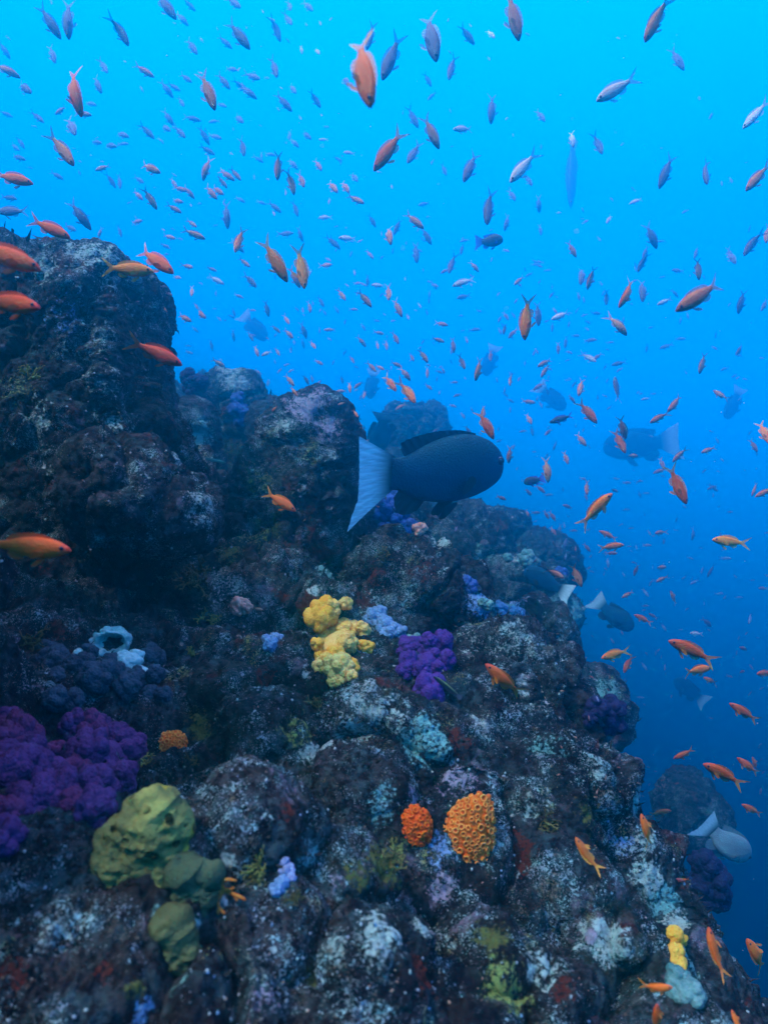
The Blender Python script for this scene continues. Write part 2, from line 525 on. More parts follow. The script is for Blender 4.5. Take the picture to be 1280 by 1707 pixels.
for px, py, d, rx, rz, lab in [
        (600, 1300, 1.35, 0.075, 0.06, 'dark knob of rock midway between the yellow soft coral and the small orange cup coral'),
        (455, 1235, 1.45, 0.085, 0.07, 'lime-flecked boulder below and left of the yellow soft coral'),
        (420, 1390, 1.15, 0.06, 0.045, 'small turf-covered rock right of the yellow-green sponge'),
        (560, 1470, 1.08, 0.065, 0.05, 'low brown rock between the lilac crust coral and the orange cup corals'),
        (1045, 1425, 1.5, 0.075, 0.075, 'upright rock by the pale spots near the lower reef edge'),
        (930, 1470, 1.3, 0.08, 0.055, 'flat brown rock above the low boulder with the white face'),
        (770, 1530, 1.08, 0.07, 0.05, 'small round rock below the large orange cup coral'),
        (380, 1165, 1.6, 0.08, 0.06, 'dark rock right of the slate blue leather coral'),
        (540, 1010, 2.1, 0.09, 0.07, 'red-stained rock just above the yellow soft coral'),
        (450, 1560, 0.98, 0.06, 0.04, 'little pale-dotted rock at the bottom, below the lilac crust coral'),
        (828, 868, 5.0, 0.15, 0.11, 'far hazy rock at the end of the ridge, beyond the big grey fish'),
        (905, 930, 4.9, 0.20, 0.16, 'far hazy rock under the end of the ridge'),
        (918, 1015, 4.4, 0.13, 0.13, 'hazy rock low on the far ridge beside the open water'),
        (1005, 1300, 2.5, 0.11, 0.11, 'speckled rock on the drop-off below the dark purple soft coral')]:
    P = seat(px, py, d, 1.25 if d > 4 else 1.0)
    rock('boulder', lab, P, [((0, 0, 0), (rx, rx * 1.1, rz), 2.3), ((rx * 0.5, rx * 0.2, -rz * 0.4), (rx * 0.8, rx, rz * 0.8), 2.2)], sub=6, k=0.6 if d < 2.2 else 0.9)
SEAT[0] = 1.0


# ------------------------------------------------------------------ finding the rock's surface
bpy.context.view_layer.update()
DEPS = bpy.context.evaluated_depsgraph_get()


def hit(px, py, far=6.0):
    """point and normal of the reef in the direction of a photo pixel, and its distance along +Y"""
    ok, loc, nor, *_ = SC.ray_cast(DEPS, Vector((0, 0, 0)), ray(px, py).normalized())
    if not ok:
        loc, nor = at(px, py, far), Vector((0, -1, 0.3)).normalized()
    return loc, nor, loc.y


# ------------------------------------------------------------------ crusts and stains that grow on the rock, each where it grows
WHITE, LILAC, TEAL, PBLUE, RUST, OLIVE, LIME = ((0.36, 0.46, 0.44), (0.32, 0.27, 0.36), (0.18, 0.40, 0.40), (0.20, 0.34, 0.60), (0.095, 0.018, 0.013),
                                                (0.11, 0.11, 0.03), (0.24, 0.28, 0.08))
CRUST = [(150, 425, 55, WHITE, 0.7), (90, 445, 30, WHITE, 0.8), (215, 430, 40, WHITE, .6), (180, 470, 40, WHITE, .5), (512, 672, 34, LILAC, 1), (545, 708, 24, LILAC, 1), (470, 705, 25, WHITE, .7),
         (335, 722, 22, TEAL, 1), (385, 622, 32, WHITE, .8), (742, 900, 30, WHITE, .95), (870, 935, 24, WHITE, .9), (800, 1005, 30, PBLUE, .9),
         (845, 1012, 30, PBLUE, .8), (640, 1180, 50, WHITE, .75), (705, 1240, 45, TEAL, .8), (600, 1220, 40, WHITE, .7), (1008, 1570, 40, WHITE, 1), (985, 1560, 20, LILAC, 1),
         (1085, 1462, 26, WHITE, 1), (1080, 1400, 22, WHITE, .8), (1035, 1400, 22, PBLUE, .8), (1130, 1540, 26, WHITE, 1), (960, 1030, 26, TEAL, .9), (1012, 1150, 24, TEAL, .9),
         (640, 1545, 45, WHITE, .8), (560, 1575, 30, WHITE, .7), (268, 1528, 16, TEAL, 1), (95, 1560, 40, WHITE, .6), (445, 1363, 14, WHITE, 1), (382, 1432, 13, WHITE, 1.1),
         (455, 1583, 8, WHITE, 1.3), (330, 1540, 14, WHITE, 1), (505, 1220, 35, LIME, .6), (520, 1260, 30, WHITE, .7), (510, 1012, 26, RUST, 1.1), (605, 1000, 26, RUST, 1.0), (90, 1085, 30, RUST, .9),
         (468, 992, 20, RUST, .8), (850, 1640, 50, LIME, .7), (900, 1620, 40, WHITE, .7), (640, 1440, 35, OLIVE, 1), (880, 1345, 30, WHITE, .5), (760, 1300, 30, LILAC, .8), (735, 1420, 30, PBLUE, .7),
         (525, 985, 14, WHITE, 1), (545, 1240, 20, WHITE, .8), (180, 640, 30, WHITE, .6), (75, 700, 35, WHITE, .6), (170, 560, 30, WHITE, .5), (110, 520, 35, PBLUE, .5),
         (190, 720, 40, WHITE, .55), (300, 770, 25, WHITE, .8), (560, 760, 20, WHITE, .6), (420, 800, 35, LIME, .5), (370, 990, 40, WHITE, .5), (545, 950, 25, TEAL, .9), (660, 1420, 22, LIME, .7),
         (1100, 1500, 25, TEAL, .9), (1150, 1600, 30, TEAL, .8), (1060, 1340, 24, TEAL, .9), (920, 1000, 30, TEAL, .7), (800, 930, 30, TEAL, .6), (780, 1060, 30, WHITE, .5), (860, 1060, 40, WHITE, .5),
         (900, 1180, 40, WHITE, .45), (820, 1200, 40, WHITE, .4), (30, 640, 30, LIME, .5), (330, 850, 30, WHITE, .6), (420, 900, 40, LIME, .5), (300, 1640, 25, TEAL, .8), (240, 1690, 30, PBLUE, .6),
         (440, 1660, 25, LILAC, .8), (700, 1540, 20, WHITE, .8), (560, 1480, 25, LILAC, .6), (1000, 1270, 22, WHITE, .6), (690, 1330, 18, LILAC, .8), (20, 1620, 25, RUST, .8), (170, 1610, 30, RUST, .7), (520, 1620, 30, OLIVE, .8),
         (620, 960, 28, RUST, .9), (760, 1230, 26, RUST, .8), (430, 1120, 28, RUST, .8), (340, 1210, 26, OLIVE, .9), (860, 1420, 30, RUST, .8), (980, 1350, 26, OLIVE, .8), (700, 1620, 30, RUST, .8),
         (480, 1350, 26, RUST, .9), (600, 1460, 28, OLIVE, 1.0), (300, 1380, 22, RUST, .8), (820, 1560, 34, OLIVE, .9), (940, 1650, 30, RUST, .7), (380, 920, 26, OLIVE, .8), (450, 880, 30, OLIVE, .7),
         (640, 1340, 24, TEAL, .7), (520, 1420, 26, TEAL, .7), (900, 1250, 28, TEAL, .7), (230, 1640, 24, OLIVE, .7), (60, 960, 30, RUST, .6), (90, 800, 34, RUST, .6), (240, 640, 30, RUST, .6), (700, 960, 30, RUST, .7),
         (1000, 1440, 26, RUST, .8), (740, 1480, 24, LILAC, .8)]
pts, rads, cols, wts = [], [], [], []
for px, py, r, c, wgt in CRUST:
    p, n, d = hit(px, py)
    pts.append(p[:]); rads.append(r * d / F * 1.15); cols.append(c); wts.append(wgt)
pts, rads, cols, wts = map(lambda a: np.array(a, np.float32), (pts, rads, cols, wts))
for o in [o for o in SC.objects if o.type == 'MESH' and o.data.materials and o.data.materials[0] == REEF]:
    me = o.data
    v = np.empty(len(me.vertices) * 3, np.float32)
    me.vertices.foreach_get('co', v)
    v = v.reshape(-1, 3) + np.array(o.location, np.float32)
    out = np.zeros((len(v), 4), np.float32)
    wob = 0.35 * fbm(v * 14, 3, 88) + 0.2 * vnoise(v * 45, 89)
    for p, r, c, wgt in zip(pts, rads, cols, wts):
        d = np.linalg.norm(v - p, axis=1)
        near = d < r * 2
        if not near.any():
            continue
        m = np.clip(1.35 - d[near] / r + wob[near], 0, 1) * wgt
        cur = out[near]
        b = m > cur[:, 3]
        cur[b, :3] = c
        cur[b, 3] = m[b]
        out[near] = cur
    a = me.attributes.new('crust', 'FLOAT_COLOR', 'POINT')
    a.data.foreach_set('color', out.ravel())


# ------------------------------------------------------------------ corals, sponges and weed
def lump(r, squash=(1, 1, 1), sub=5, seed=0, big=0.06, small=1.0, fine=0.06, knobs=17):
    """a cauliflower-like lobe about radius r: a head of smaller round knobs with creases between, grained with polyps"""
    d, f = ico(sub)
    rg = np.random.default_rng(seed * 7 + 1)
    o = np.array([seed * 3.1, seed * 1.7, seed * 2.3], np.float32)
    i = np.arange(knobs) + 0.5
    ph, th = np.arccos(1 - 2 * i / knobs), np.pi * (1 + 5 ** 0.5) * i + seed
    c = np.stack([np.cos(th) * np.sin(ph), np.sin(th) * np.sin(ph), np.cos(ph)], 1) * (0.62 + rg.normal(0, 0.07, knobs))[:, None] + rg.normal(0, 0.08, (knobs, 3))
    s = rg.uniform(0.34, 0.50, knobs)
    h = np.full(len(d), 0.62)
    for ck, sk in zip(c, s):
        b = d @ ck
        disc = sk * sk - (ck @ ck - b * b)
        h = np.maximum(h, np.where((disc > 0) & (b > 0), b + np.sqrt(np.maximum(disc, 0)), 0))
    h = 0.86 * (1 + (h - 0.86) * small / 0.86)
    q = d * h[:, None] + o
    h = h * (1 + big * fbm(q * 1.5, 2, 44)) + 0.12 * (bumps(q * 5.2, 42) - 0.5) * small + fine * (bumps(q * 13, 43) - 0.4) + 0.5 * fine * vnoise(q * 26, 45)
    return d * h[:, None] * r * np.array(squash, np.float32), f


_seed = [0]


def coral(name, label, cat, lobes, mats, part='lobe', lift=0.45, group=None, base_mat=None, depth=None, grow=1.06, **kw):
    """a coral whose lobes sit on the rock at the given photo pixels (px, py, radius px)"""
    hs = [hit(px, py) for px, py, r in lobes]
    dm = depth or sorted(h[2] for h in hs)[len(hs) // 2]
    lo = Vector()
    placed = []
    for (px, py, r), (p, n, d) in zip(lobes, hs):
        if abs(d - dm) > 0.22 * dm:
            p, d = at(px, py, dm), dm
        rr = r * d / F * grow
        c = p + (n * 0.5 - ray(px, py).normalized() * 0.5) * rr * lift * 1.4
        placed.append((c, rr, n, p))
        lo += p
    lo /= len(lobes)
    root = tag(link(name, None, loc=lo), label, cat, group)
    # the stalk: one low cushion under all lobes
    pp = np.array([q[3][:] for q in placed])
    rm = sum(q[1] for q in placed) / len(placed)
    nm = sum((q[2] for q in placed), Vector()).normalized()
    _seed[0] += 1
    v, f = lump(1.0, sub=4, seed=_seed[0], small=0.3, fine=0)
    sv = v * ((pp.max(0) - pp.min(0)) * 0.24 + rm * 0.45) + np.array(Vector(pp.mean(0)) - nm * rm * 0.9 + Vector((0, rm * 0.7, 0)) - lo)
    if name != 'encrusting_coral':
        link('stalk', mesh_np('stalk', sv, f, base_mat or mats[0]), root)
    for k, (c, rr, n, p) in enumerate(placed):
        _seed[0] += 1
        sub = 6 if rr * F / c.y > 34 else 5 if rr * F / c.y > 13 else 4
        sq = [random.uniform(0.9, 1.1) for _ in range(3)]
        v, f = lump(rr, sq, sub, _seed[0], **kw)
        o = link(part, mesh_np(part, v, f, mats[k % len(mats)]), root, c - lo)
    return root


def coral_mat(name, col, tip, scale=260, bump=0.003, rough=0.75, sheen=0.0):
    m, nt, b = new_mat(name)
    g = NB(nt)
    co = g.n('ShaderNodeNewGeometry').outputs['Position']
    f = g.noise(co, scale, 3, 0.6)
    big = g.noise(co, 26, 3, 0.6)
    v = g.voro(co, scale * 0.9)
    c = g.mix(g.step(g.math('MULTIPLY_ADD', big, 0.5, g.math('MULTIPLY', f, 0.5)), 0.36, 0.62), col, tip)
    nt.links.new(c, b.inputs['Base Color'])
    b.inputs['Roughness'].default_value = rough
    b.inputs['Specular IOR Level'].default_value = 0.15
    b.inputs['Sheen Weight'].default_value = sheen
    h = g.math('SUBTRACT', f, g.math('MULTIPLY', v, 0.8))
    nt.links.new(g.bump(h, 0.9, bump), b.inputs['Normal'])
    return m


YEL = coral_mat('yellow_polyps', (0.82, 0.385, 0.045), (0.88, 0.53, 0.17))
YEL2 = coral_mat('golden_polyps', (0.82, 0.33, 0.018), (0.86, 0.44, 0.065))
PUR = coral_mat('purple_polyps', (0.050, 0.013, 0.13), (0.085, 0.025, 0.20))
PUR2 = coral_mat('violet_polyps', (0.058, 0.009, 0.066), (0.12, 0.035, 0.15), 180)
MAG = coral_mat('magenta_polyps', (0.085, 0.009, 0.052), (0.15, 0.03, 0.11), 180)
SLATE = coral_mat('slate_blue_polyps', (0.018, 0.026, 0.042), (0.050, 0.075, 0.11), 240)
NAVY = coral_mat('deep_blue_polyps', (0.018, 0.035, 0.15), (0.05, 0.10, 0.32), 130)
DNAVY = coral_mat('dark_blue_polyps', (0.008, 0.006, 0.035), (0.016, 0.012, 0.06), 130)
SKY = coral_mat('pale_blue_polyps', (0.08, 0.16, 0.30), (0.20, 0.30, 0.50), 210)
LIL = coral_mat('lilac_polyps', (0.14, 0.15, 0.28), (0.24, 0.28, 0.48), 200)
PINK = coral_mat('salmon_polyps', (0.55, 0.22, 0.17), (0.70, 0.38, 0.30), 200)
AQUA = coral_mat('aqua_crust', (0.06, 0.14, 0.145), (0.17, 0.28, 0.27), 160)
BLEACH = coral_mat('bleached_tissue', (0.20, 0.40, 0.43), (0.42, 0.62, 0.62), 120)


def zp(pts, ox, oy, s):
    return [(ox + x / s, oy + y / s, r / s) for x, y, r in pts]


SOFT = 'soft corals on the reef'
coral('soft_coral', 'bright yellow soft coral of puffy cauliflower lobes on dark rock', 'coral',
      zp([(310, 160, 52), (372, 145, 38), (245, 245, 92), (385, 290, 82), (235, 375, 50), (172, 425, 42), (270, 460, 64), (392, 440, 76), (190, 510, 58),
          (215, 565, 60), (490, 350, 52), (502, 440, 50), (340, 600, 76), (345, 678, 54), (440, 570, 42), (430, 650, 38), (300, 350, 60), (320, 520, 70)], 480, 970, 4), [YEL, YEL, YEL2], group=SOFT, grow=1.14, lift=0.75)
coral('soft_coral', 'deep purple soft coral with a fuzzy round lobe hanging below, a small wrasse beside it', 'coral',
      zp([(830, 455, 80), (925, 385, 52), (1030, 430, 76), (950, 520, 78), (810, 545, 66), (1062, 535, 60), (800, 600, 58), (1010, 590, 52), (945, 745, 102), (930, 620, 56), (880, 590, 60)], 480, 970, 4), [PUR], group=SOFT)
coral('soft_coral', 'large magenta and violet soft coral beside the yellow-green sponge', 'coral',
      zp([(470, 730, 78), (600, 760, 92), (665, 720, 62), (780, 830, 92), (850, 900, 88), (560, 920, 78), (430, 950, 74), (330, 910, 60)], 0, 1020, 3.88)
      + zp([(200, 250, 66), (300, 230, 64), (250, 300, 50), (340, 300, 60), (380, 200, 54), (160, 350, 54), (430, 110, 56), (300, 110, 60), (230, 170, 56)], 0, 1200, 2), [PUR2, MAG, PUR2], group=SOFT,
      fine=0.09)
coral('soft_coral', 'violet soft coral at the reef\'s near edge, cut by the left border', 'coral',
      zp([(50, 725, 92), (105, 790, 92), (35, 850, 104), (180, 900, 92), (20, 950, 104)], 0, 1020, 3.88)
      + zp([(60, 60, 72), (40, 190, 84), (110, 300, 84), (30, 330, 64), (20, 410, 56), (120, 160, 60)], 0, 1200, 2), [PUR2, PUR2, MAG], group=SOFT, fine=0.09)
coral('leather_coral', 'slate blue leather coral of knobbly heads around the bleached sponge', 'coral',
      zp([(325, 260, 66), (320, 325, 80), (360, 410, 46), (460, 370, 72), (560, 350, 60), (620, 460, 96), (720, 420, 80), (710, 330, 55), (800, 500, 72), (880, 440, 60), (980, 290, 72),
          (1000, 420, 62), (960, 540, 56), (1050, 540, 50), (350, 560, 72), (450, 590, 72), (580, 260, 48)], 0, 1020, 3.88), [SLATE], fine=0.09)
coral('soft_coral', 'deep blue soft coral under the tail of the big grey fish', 'coral',
      zp([(365, 560, 72), (330, 650, 84), (415, 650, 62), (340, 780, 54), (400, 825, 66), (490, 790, 66), (530, 862, 46), (345, 850, 50), (400, 720, 60)], 560, 690, 4), [NAVY], group=SOFT)
coral('soft_coral', 'small salmon pink coral head beside the deep blue soft coral', 'coral', zp([(535, 765, 34), (575, 770, 32), (555, 795, 30)], 560, 690, 4), [PINK], group=SOFT)
coral('encrusting_coral', 'pale blue crust coral between the yellow and the purple soft coral', 'coral',
      zp([(590, 240, 66), (640, 290, 62), (690, 330, 60), (745, 335, 48), (605, 205, 46), (560, 260, 40), (660, 350, 40)], 480, 970, 4), [SKY], lift=0.0, group='crust corals')
coral('encrusting_coral', 'aqua crust coral touching the top of the purple soft coral', 'coral', zp([(800, 400, 46), (845, 385, 40), (770, 430, 40)], 480, 970, 4), [AQUA], lift=0.0, group='crust corals')
coral('encrusting_coral', 'small blue crust coral left of the yellow soft coral', 'coral', [(450, 1076, 12), (459, 1066, 11), (445, 1066, 8)], [SKY], lift=0.05, group='crust corals')
coral('encrusting_coral', 'lilac blue crust coral right of the branching orange coral', 'coral',
      zp([(1120, 560, 40), (1060, 655, 38), (1100, 500, 26), (1090, 610, 34), (1140, 590, 24)], 130, 1280, 3.2), [LIL, SKY], lift=0.0, group='crust corals')
coral('encrusting_coral', 'pale blue corals in a row along the ridge above the big rounded boulder', 'coral',
      zp([(590, 1030, 26), (640, 1045, 40), (690, 1055, 30), (725, 1065, 34), (565, 1015, 22)], 600, 640, 2.78), [AQUA, SKY], lift=0.3, group='crust corals')
coral('encrusting_coral', 'dull blue coral tuft right of the maroon boulder', 'coral', zp([(510, 935, 34), (530, 960, 26), (490, 915, 24)], 600, 640, 2.78), [NAVY, SLATE], group='crust corals')
coral('encrusting_coral', 'aqua coral cap on the far shoulder of the reef', 'coral', zp([(770, 820, 36), (800, 830, 24), (690, 808, 20)], 600, 640, 2.78), [AQUA], group='crust corals')
coral('encrusting_coral', 'hazy blue coral where the far shoulder meets open water', 'coral', zp([(925, 885, 30), (935, 910, 24)], 600, 640, 2.78), [NAVY, SLATE], group='crust corals')
coral('soft_coral', 'dark purple soft coral bulging from the edge of the drop-off', 'coral',
      zp([(1080, 1500, 50), (1150, 1500, 55), (1110, 1560, 60), (1170, 1560, 45), (1060, 1550, 30)], 600, 640, 2.78), [DNAVY], group=SOFT)
coral('soft_coral', 'nearly black soft coral low on the drop-off behind the pale fish', 'coral', [(1170, 1440, 22), (1190, 1470, 24), (1165, 1475, 22), (1195, 1500, 18), (1175, 1495, 20)], [DNAVY], group=SOFT, depth=2.5)
coral('soft_coral', 'dark soft coral in the gap right behind the rock pillar', 'coral', [(318, 632, 14), (333, 640, 15), (322, 650, 14)], [DNAVY], group=SOFT, depth=4.0)
coral('soft_coral', 'blue soft coral on the face of the domed boulder behind the pillar', 'coral', [(397, 668, 11), (392, 685, 12), (405, 688, 12), (400, 703, 10)], [NAVY], group=SOFT)
coral('small_coral_head', 'small pinkish coral head on brown turf above left of the yellow soft coral', 'coral', [(400, 1010, 12), (411, 1014, 10), (396, 1020, 8)], [PINK], lift=0.3)
coral('lumpy_sponge', 'small yellow sponge column near the bottom of the right reef edge', 'sponge',
      zp([(765, 990, 46), (800, 1010, 36), (775, 1080, 46), (790, 1130, 42), (815, 1175, 36)], 880, 1250, 3.2), [YEL2], fine=0.02, small=0.5)
coral('lumpy_sponge', 'pale teal lump sponge below the small yellow sponge column', 'sponge', zp([(800, 1250, 70), (850, 1320, 80), (790, 1310, 60)], 880, 1250, 3.2), [AQUA], small=0.6)


def bleached_sponge():
    p, n, d = hit(188, 1070)
    s = d / F / 3.88
    root = tag(link('vase_sponge', None, loc=p), 'bleached aqua-white vase sponge with a dark open mouth among slate blue coral', 'sponge')
    prof = [(0.55, -1.1), (0.85, -0.5), (1.0, 0.0), (0.98, 0.25), (0.86, 0.34), (0.72, 0.22), (0.62, -0.2), (0.45, -0.8), (0.0, -1.0)]
    nu = 72
    t = np.linspace(0, 1, 40)
    pr = np.array(prof)
    k = np.linspace(0, 1, len(pr))
    pr = np.stack([np.interp(t, k, pr[:, 0]), np.interp(t, k, pr[:, 1])], 1)
    ang = np.linspace(0, 2 * np.pi, nu, endpoint=False)
    v = np.stack([np.outer(pr[:, 0], np.cos(ang)), np.outer(pr[:, 1], np.ones(nu)) * -0.75, np.outer(pr[:, 0], np.sin(ang)) * 0.62], -1).reshape(-1, 3)
    v = v * 128 * s
    idx = np.arange(40 * nu).reshape(40, nu)
    q = np.stack([idx[:-1], np.roll(idx[:-1], -1, 1), np.roll(idx[1:], -1, 1), idx[1:]], -1).reshape(-1, 4)
    v = v * (1 + 0.14 * fbm(v / s / 60 + 5, 3, 51))[:, None] + (0.05 * 128 * s) * np.stack([vnoise(v / s / 25, 52), vnoise(v / s / 25, 53), vnoise(v / s / 25, 54)], 1)
    c = at(730 / 3.88, 1020 + 195 / 3.88, d - 0.02) - p
    link('mouth_wall', mesh_np('mouth_wall', v, q[:, ::-1].copy(), BLEACH), root, c)
    for x, y, r in [(850, 325, 70), (915, 385, 46), (945, 400, 28), (800, 300, 60), (505, 265, 34), (650, 275, 48), (610, 200, 44), (880, 280, 50), (700, 130, 50), (760, 130, 52), (830, 180, 40)]:
        pp, nn, dd = hit(x / 3.88, 1020 + y / 3.88)
        if abs(dd - d) > 0.2:
            pp = at(x / 3.88, 1020 + y / 3.88, d)
        _seed[0] += 1
        vv, f = lump(r * s, (1, 1, 0.8), 4, _seed[0], small=0.7)
        link('flap', mesh_np('flap', vv, f, BLEACH), root, pp - p)


bleached_sponge()


# cup corals: a body set with open cups
def cup_coral(label, px, py, outline, rx, ry, ncup, cupr, cols, bulge=0.55):
    p, n, d = hit(px, py)
    s = d / F
    root = tag(link('cup_coral', None, loc=p), label, 'coral', 'orange cup corals')
    dv, f = ico(5)
    ang = np.arctan2(dv[:, 2], dv[:, 0])
    oa, orr = zip(*sorted(outline))
    oa, orr = np.array(oa), np.array(orr)
    rad = np.interp(np.degrees(ang) % 360, np.concatenate([oa - 360, oa, oa + 360]), np.tile(orr, 3))
    sh = np.stack([dv[:, 0] * rx * rad, dv[:, 1] * min(rx, ry) * bulge, dv[:, 2] * ry * rad], 1) * s
    sh = sh * (1 + 0.05 * fbm(dv * 3 + px, 3, 71))[:, None]
    nb = vnormals(sh, f)
    ctr = -ray(px, py).normalized() * min(rx, ry) * s * 0.15
    body = link('body', mesh_np('body', sh, f, cols[0]), root, ctr)
    # cups spread over the camera side and flanks
    order = rng.permutation(len(dv))
    chosen = []
    for i in order:
        if dv[i, 1] > 0.35:
            continue
        if all(np.linalg.norm(sh[i] - sh[j]) > cupr * s * 1.55 for j in chosen):
            chosen.append(i)
            if len(chosen) >= ncup:
                break
    V, Fc, M, off = [], [], [], 0
    prof = [(1.05, -0.25), (1.0, 0.45), (0.85, 0.62), (0.62, 0.55), (0.40, 0.12), (0.0, 0.0)]
    m = 12
    for i in chosen:
        nn = nb[i] + rng.normal(0, 0.12, 3)
        nn = nn / np.linalg.norm(nn)
        a = np.cross(nn, [0.3, 0.2, 0.93]); a /= np.linalg.norm(a)
        b = np.cross(nn, a)
        rr = cupr * s * rng.uniform(0.62, 1.12)
        th = np.linspace(0, 2 * np.pi, m, endpoint=False)
        for pr, ph in prof:
            V.append(sh[i] + rr * pr * (np.outer(np.cos(th), a) + np.outer(np.sin(th), b)) * (1 + 0.08 * np.cos(th * 5 + i))[:, None] + nn * rr * ph * 1.2)
        for k in range(len(prof) - 1):
            for t in range(m):
                t2 = (t + 1) % m
                Fc.append((off + k * m + t, off + k * m + t2, off + (k + 1) * m + t2, off + (k + 1) * m + t))
                M.append(1 if k == 4 else 2 if k in (1, 2) else 0)
        off += m * len(prof)
    link('polyp_cups', mesh_np('polyp_cups', np.concatenate(V), np.array(Fc), cols, face_mat=M), root, ctr)


OR1 = coral_mat('orange_tissue', (0.72, 0.095, 0.006), (0.76, 0.16, 0.015), 200)
OR2 = coral_mat('dark_orange_mouth', (0.45, 0.045, 0.004), (0.5, 0.06, 0.006), 200)
OR3 = coral_mat('pale_orange_rim', (0.80, 0.24, 0.04), (0.84, 0.32, 0.07), 200)
ORG = coral_mat('red_orange_tissue', (0.70, 0.055, 0.004), (0.76, 0.10, 0.008), 200)
cup_coral('large orange cup coral covered in ring-shaped polyps, tapering downward', 777, 1395,
          [(31, 1.14), (48, 1.25), (66, 1.08), (89, 0.9), (123, 0.76), (161, 0.84), (180, 1.1), (198, 0.83), (235, 0.855), (270, 1.0), (310, 1.02), (346, 0.97)], 43, 70, 150, 5.6, [OR1, OR2, OR3])
cup_coral('small round red-orange cup coral left of the large ring-polyp one', 694, 1379, [(0, 1), (90, 1), (180, 1), (270, 1)], 24, 33, 60, 5.0, [ORG, OR2, OR1], 0.8)
cup_coral('small orange coral tuft right of the magenta soft coral', 284, 1241, [(0, 1), (40, 1.15), (90, 0.9), (180, 1), (220, 1.1), (270, 0.9)], 25, 21, 60, 4.2, [OR1, ORG, OR3], 0.8)


# sponges
def sponge_mat(name, c1, c2, c3, pores=True):
    m, nt, b = new_mat(name)
    g = NB(nt)
    co = g.n('ShaderNodeNewGeometry').outputs['Position']
    c = g.mix(g.step(g.noise(co, 14, 3), 0.42, 0.60), c1, c2)
    c = g.mix(g.step(g.noise(co, 20, 4, 0.6, 0.5), 0.56, 0.64), c, c3)
    v = g.voro(co, 55)
    po = g.math('SUBTRACT', 1.0, g.step(v, 0.20, 0.32)) if pores else 0.0
    po = g.math('MULTIPLY', po, g.step(g.noise(co, 18, 2), 0.44, 0.52)) if pores else 0.0
    c = g.mix(po, c, (0.015, 0.018, 0.006))
    c = g.mix(g.math('MULTIPLY', g.step(g.noise(co, 160, 3, 0.6), 0.5, 0.7), 0.35), c, c1)
    nt.links.new(c, b.inputs['Base Color'])
    b.inputs['Roughness'].default_value = 0.8
    b.inputs['Specular IOR Level'].default_value = 0.1
    h = g.math('SUBTRACT', g.math('MULTIPLY', g.noise(co, 120, 4, 0.65), 0.9), po)
    nt.links.new(g.bump(h, 1.0, 0.009), b.inputs['Normal'])
    return m


SPG = sponge_mat('green_sponge_skin', (0.13, 0.125, 0.045), (0.32, 0.30, 0.085), (0.38, 0.31, 0.035))
SPG2 = sponge_mat('grey_green_sponge_skin', (0.05, 0.07, 0.04), (0.085, 0.105, 0.055), (0.06, 0.08, 0.04), False)
SPG3 = sponge_mat('ochre_sponge_skin', (0.07, 0.07, 0.028), (0.12, 0.12, 0.05), (0.09, 0.08, 0.025), False)


def soft_relief(p):
    return 0.016 * fbm(p * 14, 4, 33) + 0.007 * (bumps(p * 38, 34) - .5) + 0.004 * fbm(p * 90, 3, 35) - 0.006 * np.clip(0.34 - worley(p * 60, 36), 0, 1) * 3


def sponge(label, px, py, blobs, mat, depth_scale=0.7, lift=0.3):
    p, n, d = hit(px, py)
    s = d / F
    SEAT[0] = 1.0
    c = p - ray(px, py).normalized() * 14 * s * lift
    parts = [((((x - px) * s), -z * s, -(y - py) * s), (rx * s, min(rx, ry) * s * depth_scale, ry * s), 2.2) for x, y, z, rx, ry in blobs]
    return rock('sponge', label, c, parts, sub=6, relief=soft_relief, cat='sponge', group='green sponges', mat=mat, smooth=34)


sponge('large lumpy yellow-green sponge with dark pores beside the magenta soft coral', 238, 1415,
       [(225, 1440, 0, 62, 66), (250, 1385, 8, 48, 40), (250, 1348, 8, 26, 24), (292, 1372, 10, 22, 20), (262, 1440, 10, 34, 40), (205, 1485, 0, 42, 42)], SPG, 0.6, 1.2)
sponge('smaller grey-green sponge right below the large yellow-green one', 325, 1475,
       [(320, 1478, 0, 26, 26), (306, 1455, 2, 16, 16), (346, 1458, 2, 14, 14), (338, 1500, 2, 14, 16), (314, 1520, 2, 14, 16)], SPG2, 0.6, 0.2)
sponge('ochre sponge mound below the grey-green sponge', 293, 1580, [(293, 1585, 0, 24, 30), (285, 1555, 0, 16, 20)], SPG3, 0.7, 0.5)


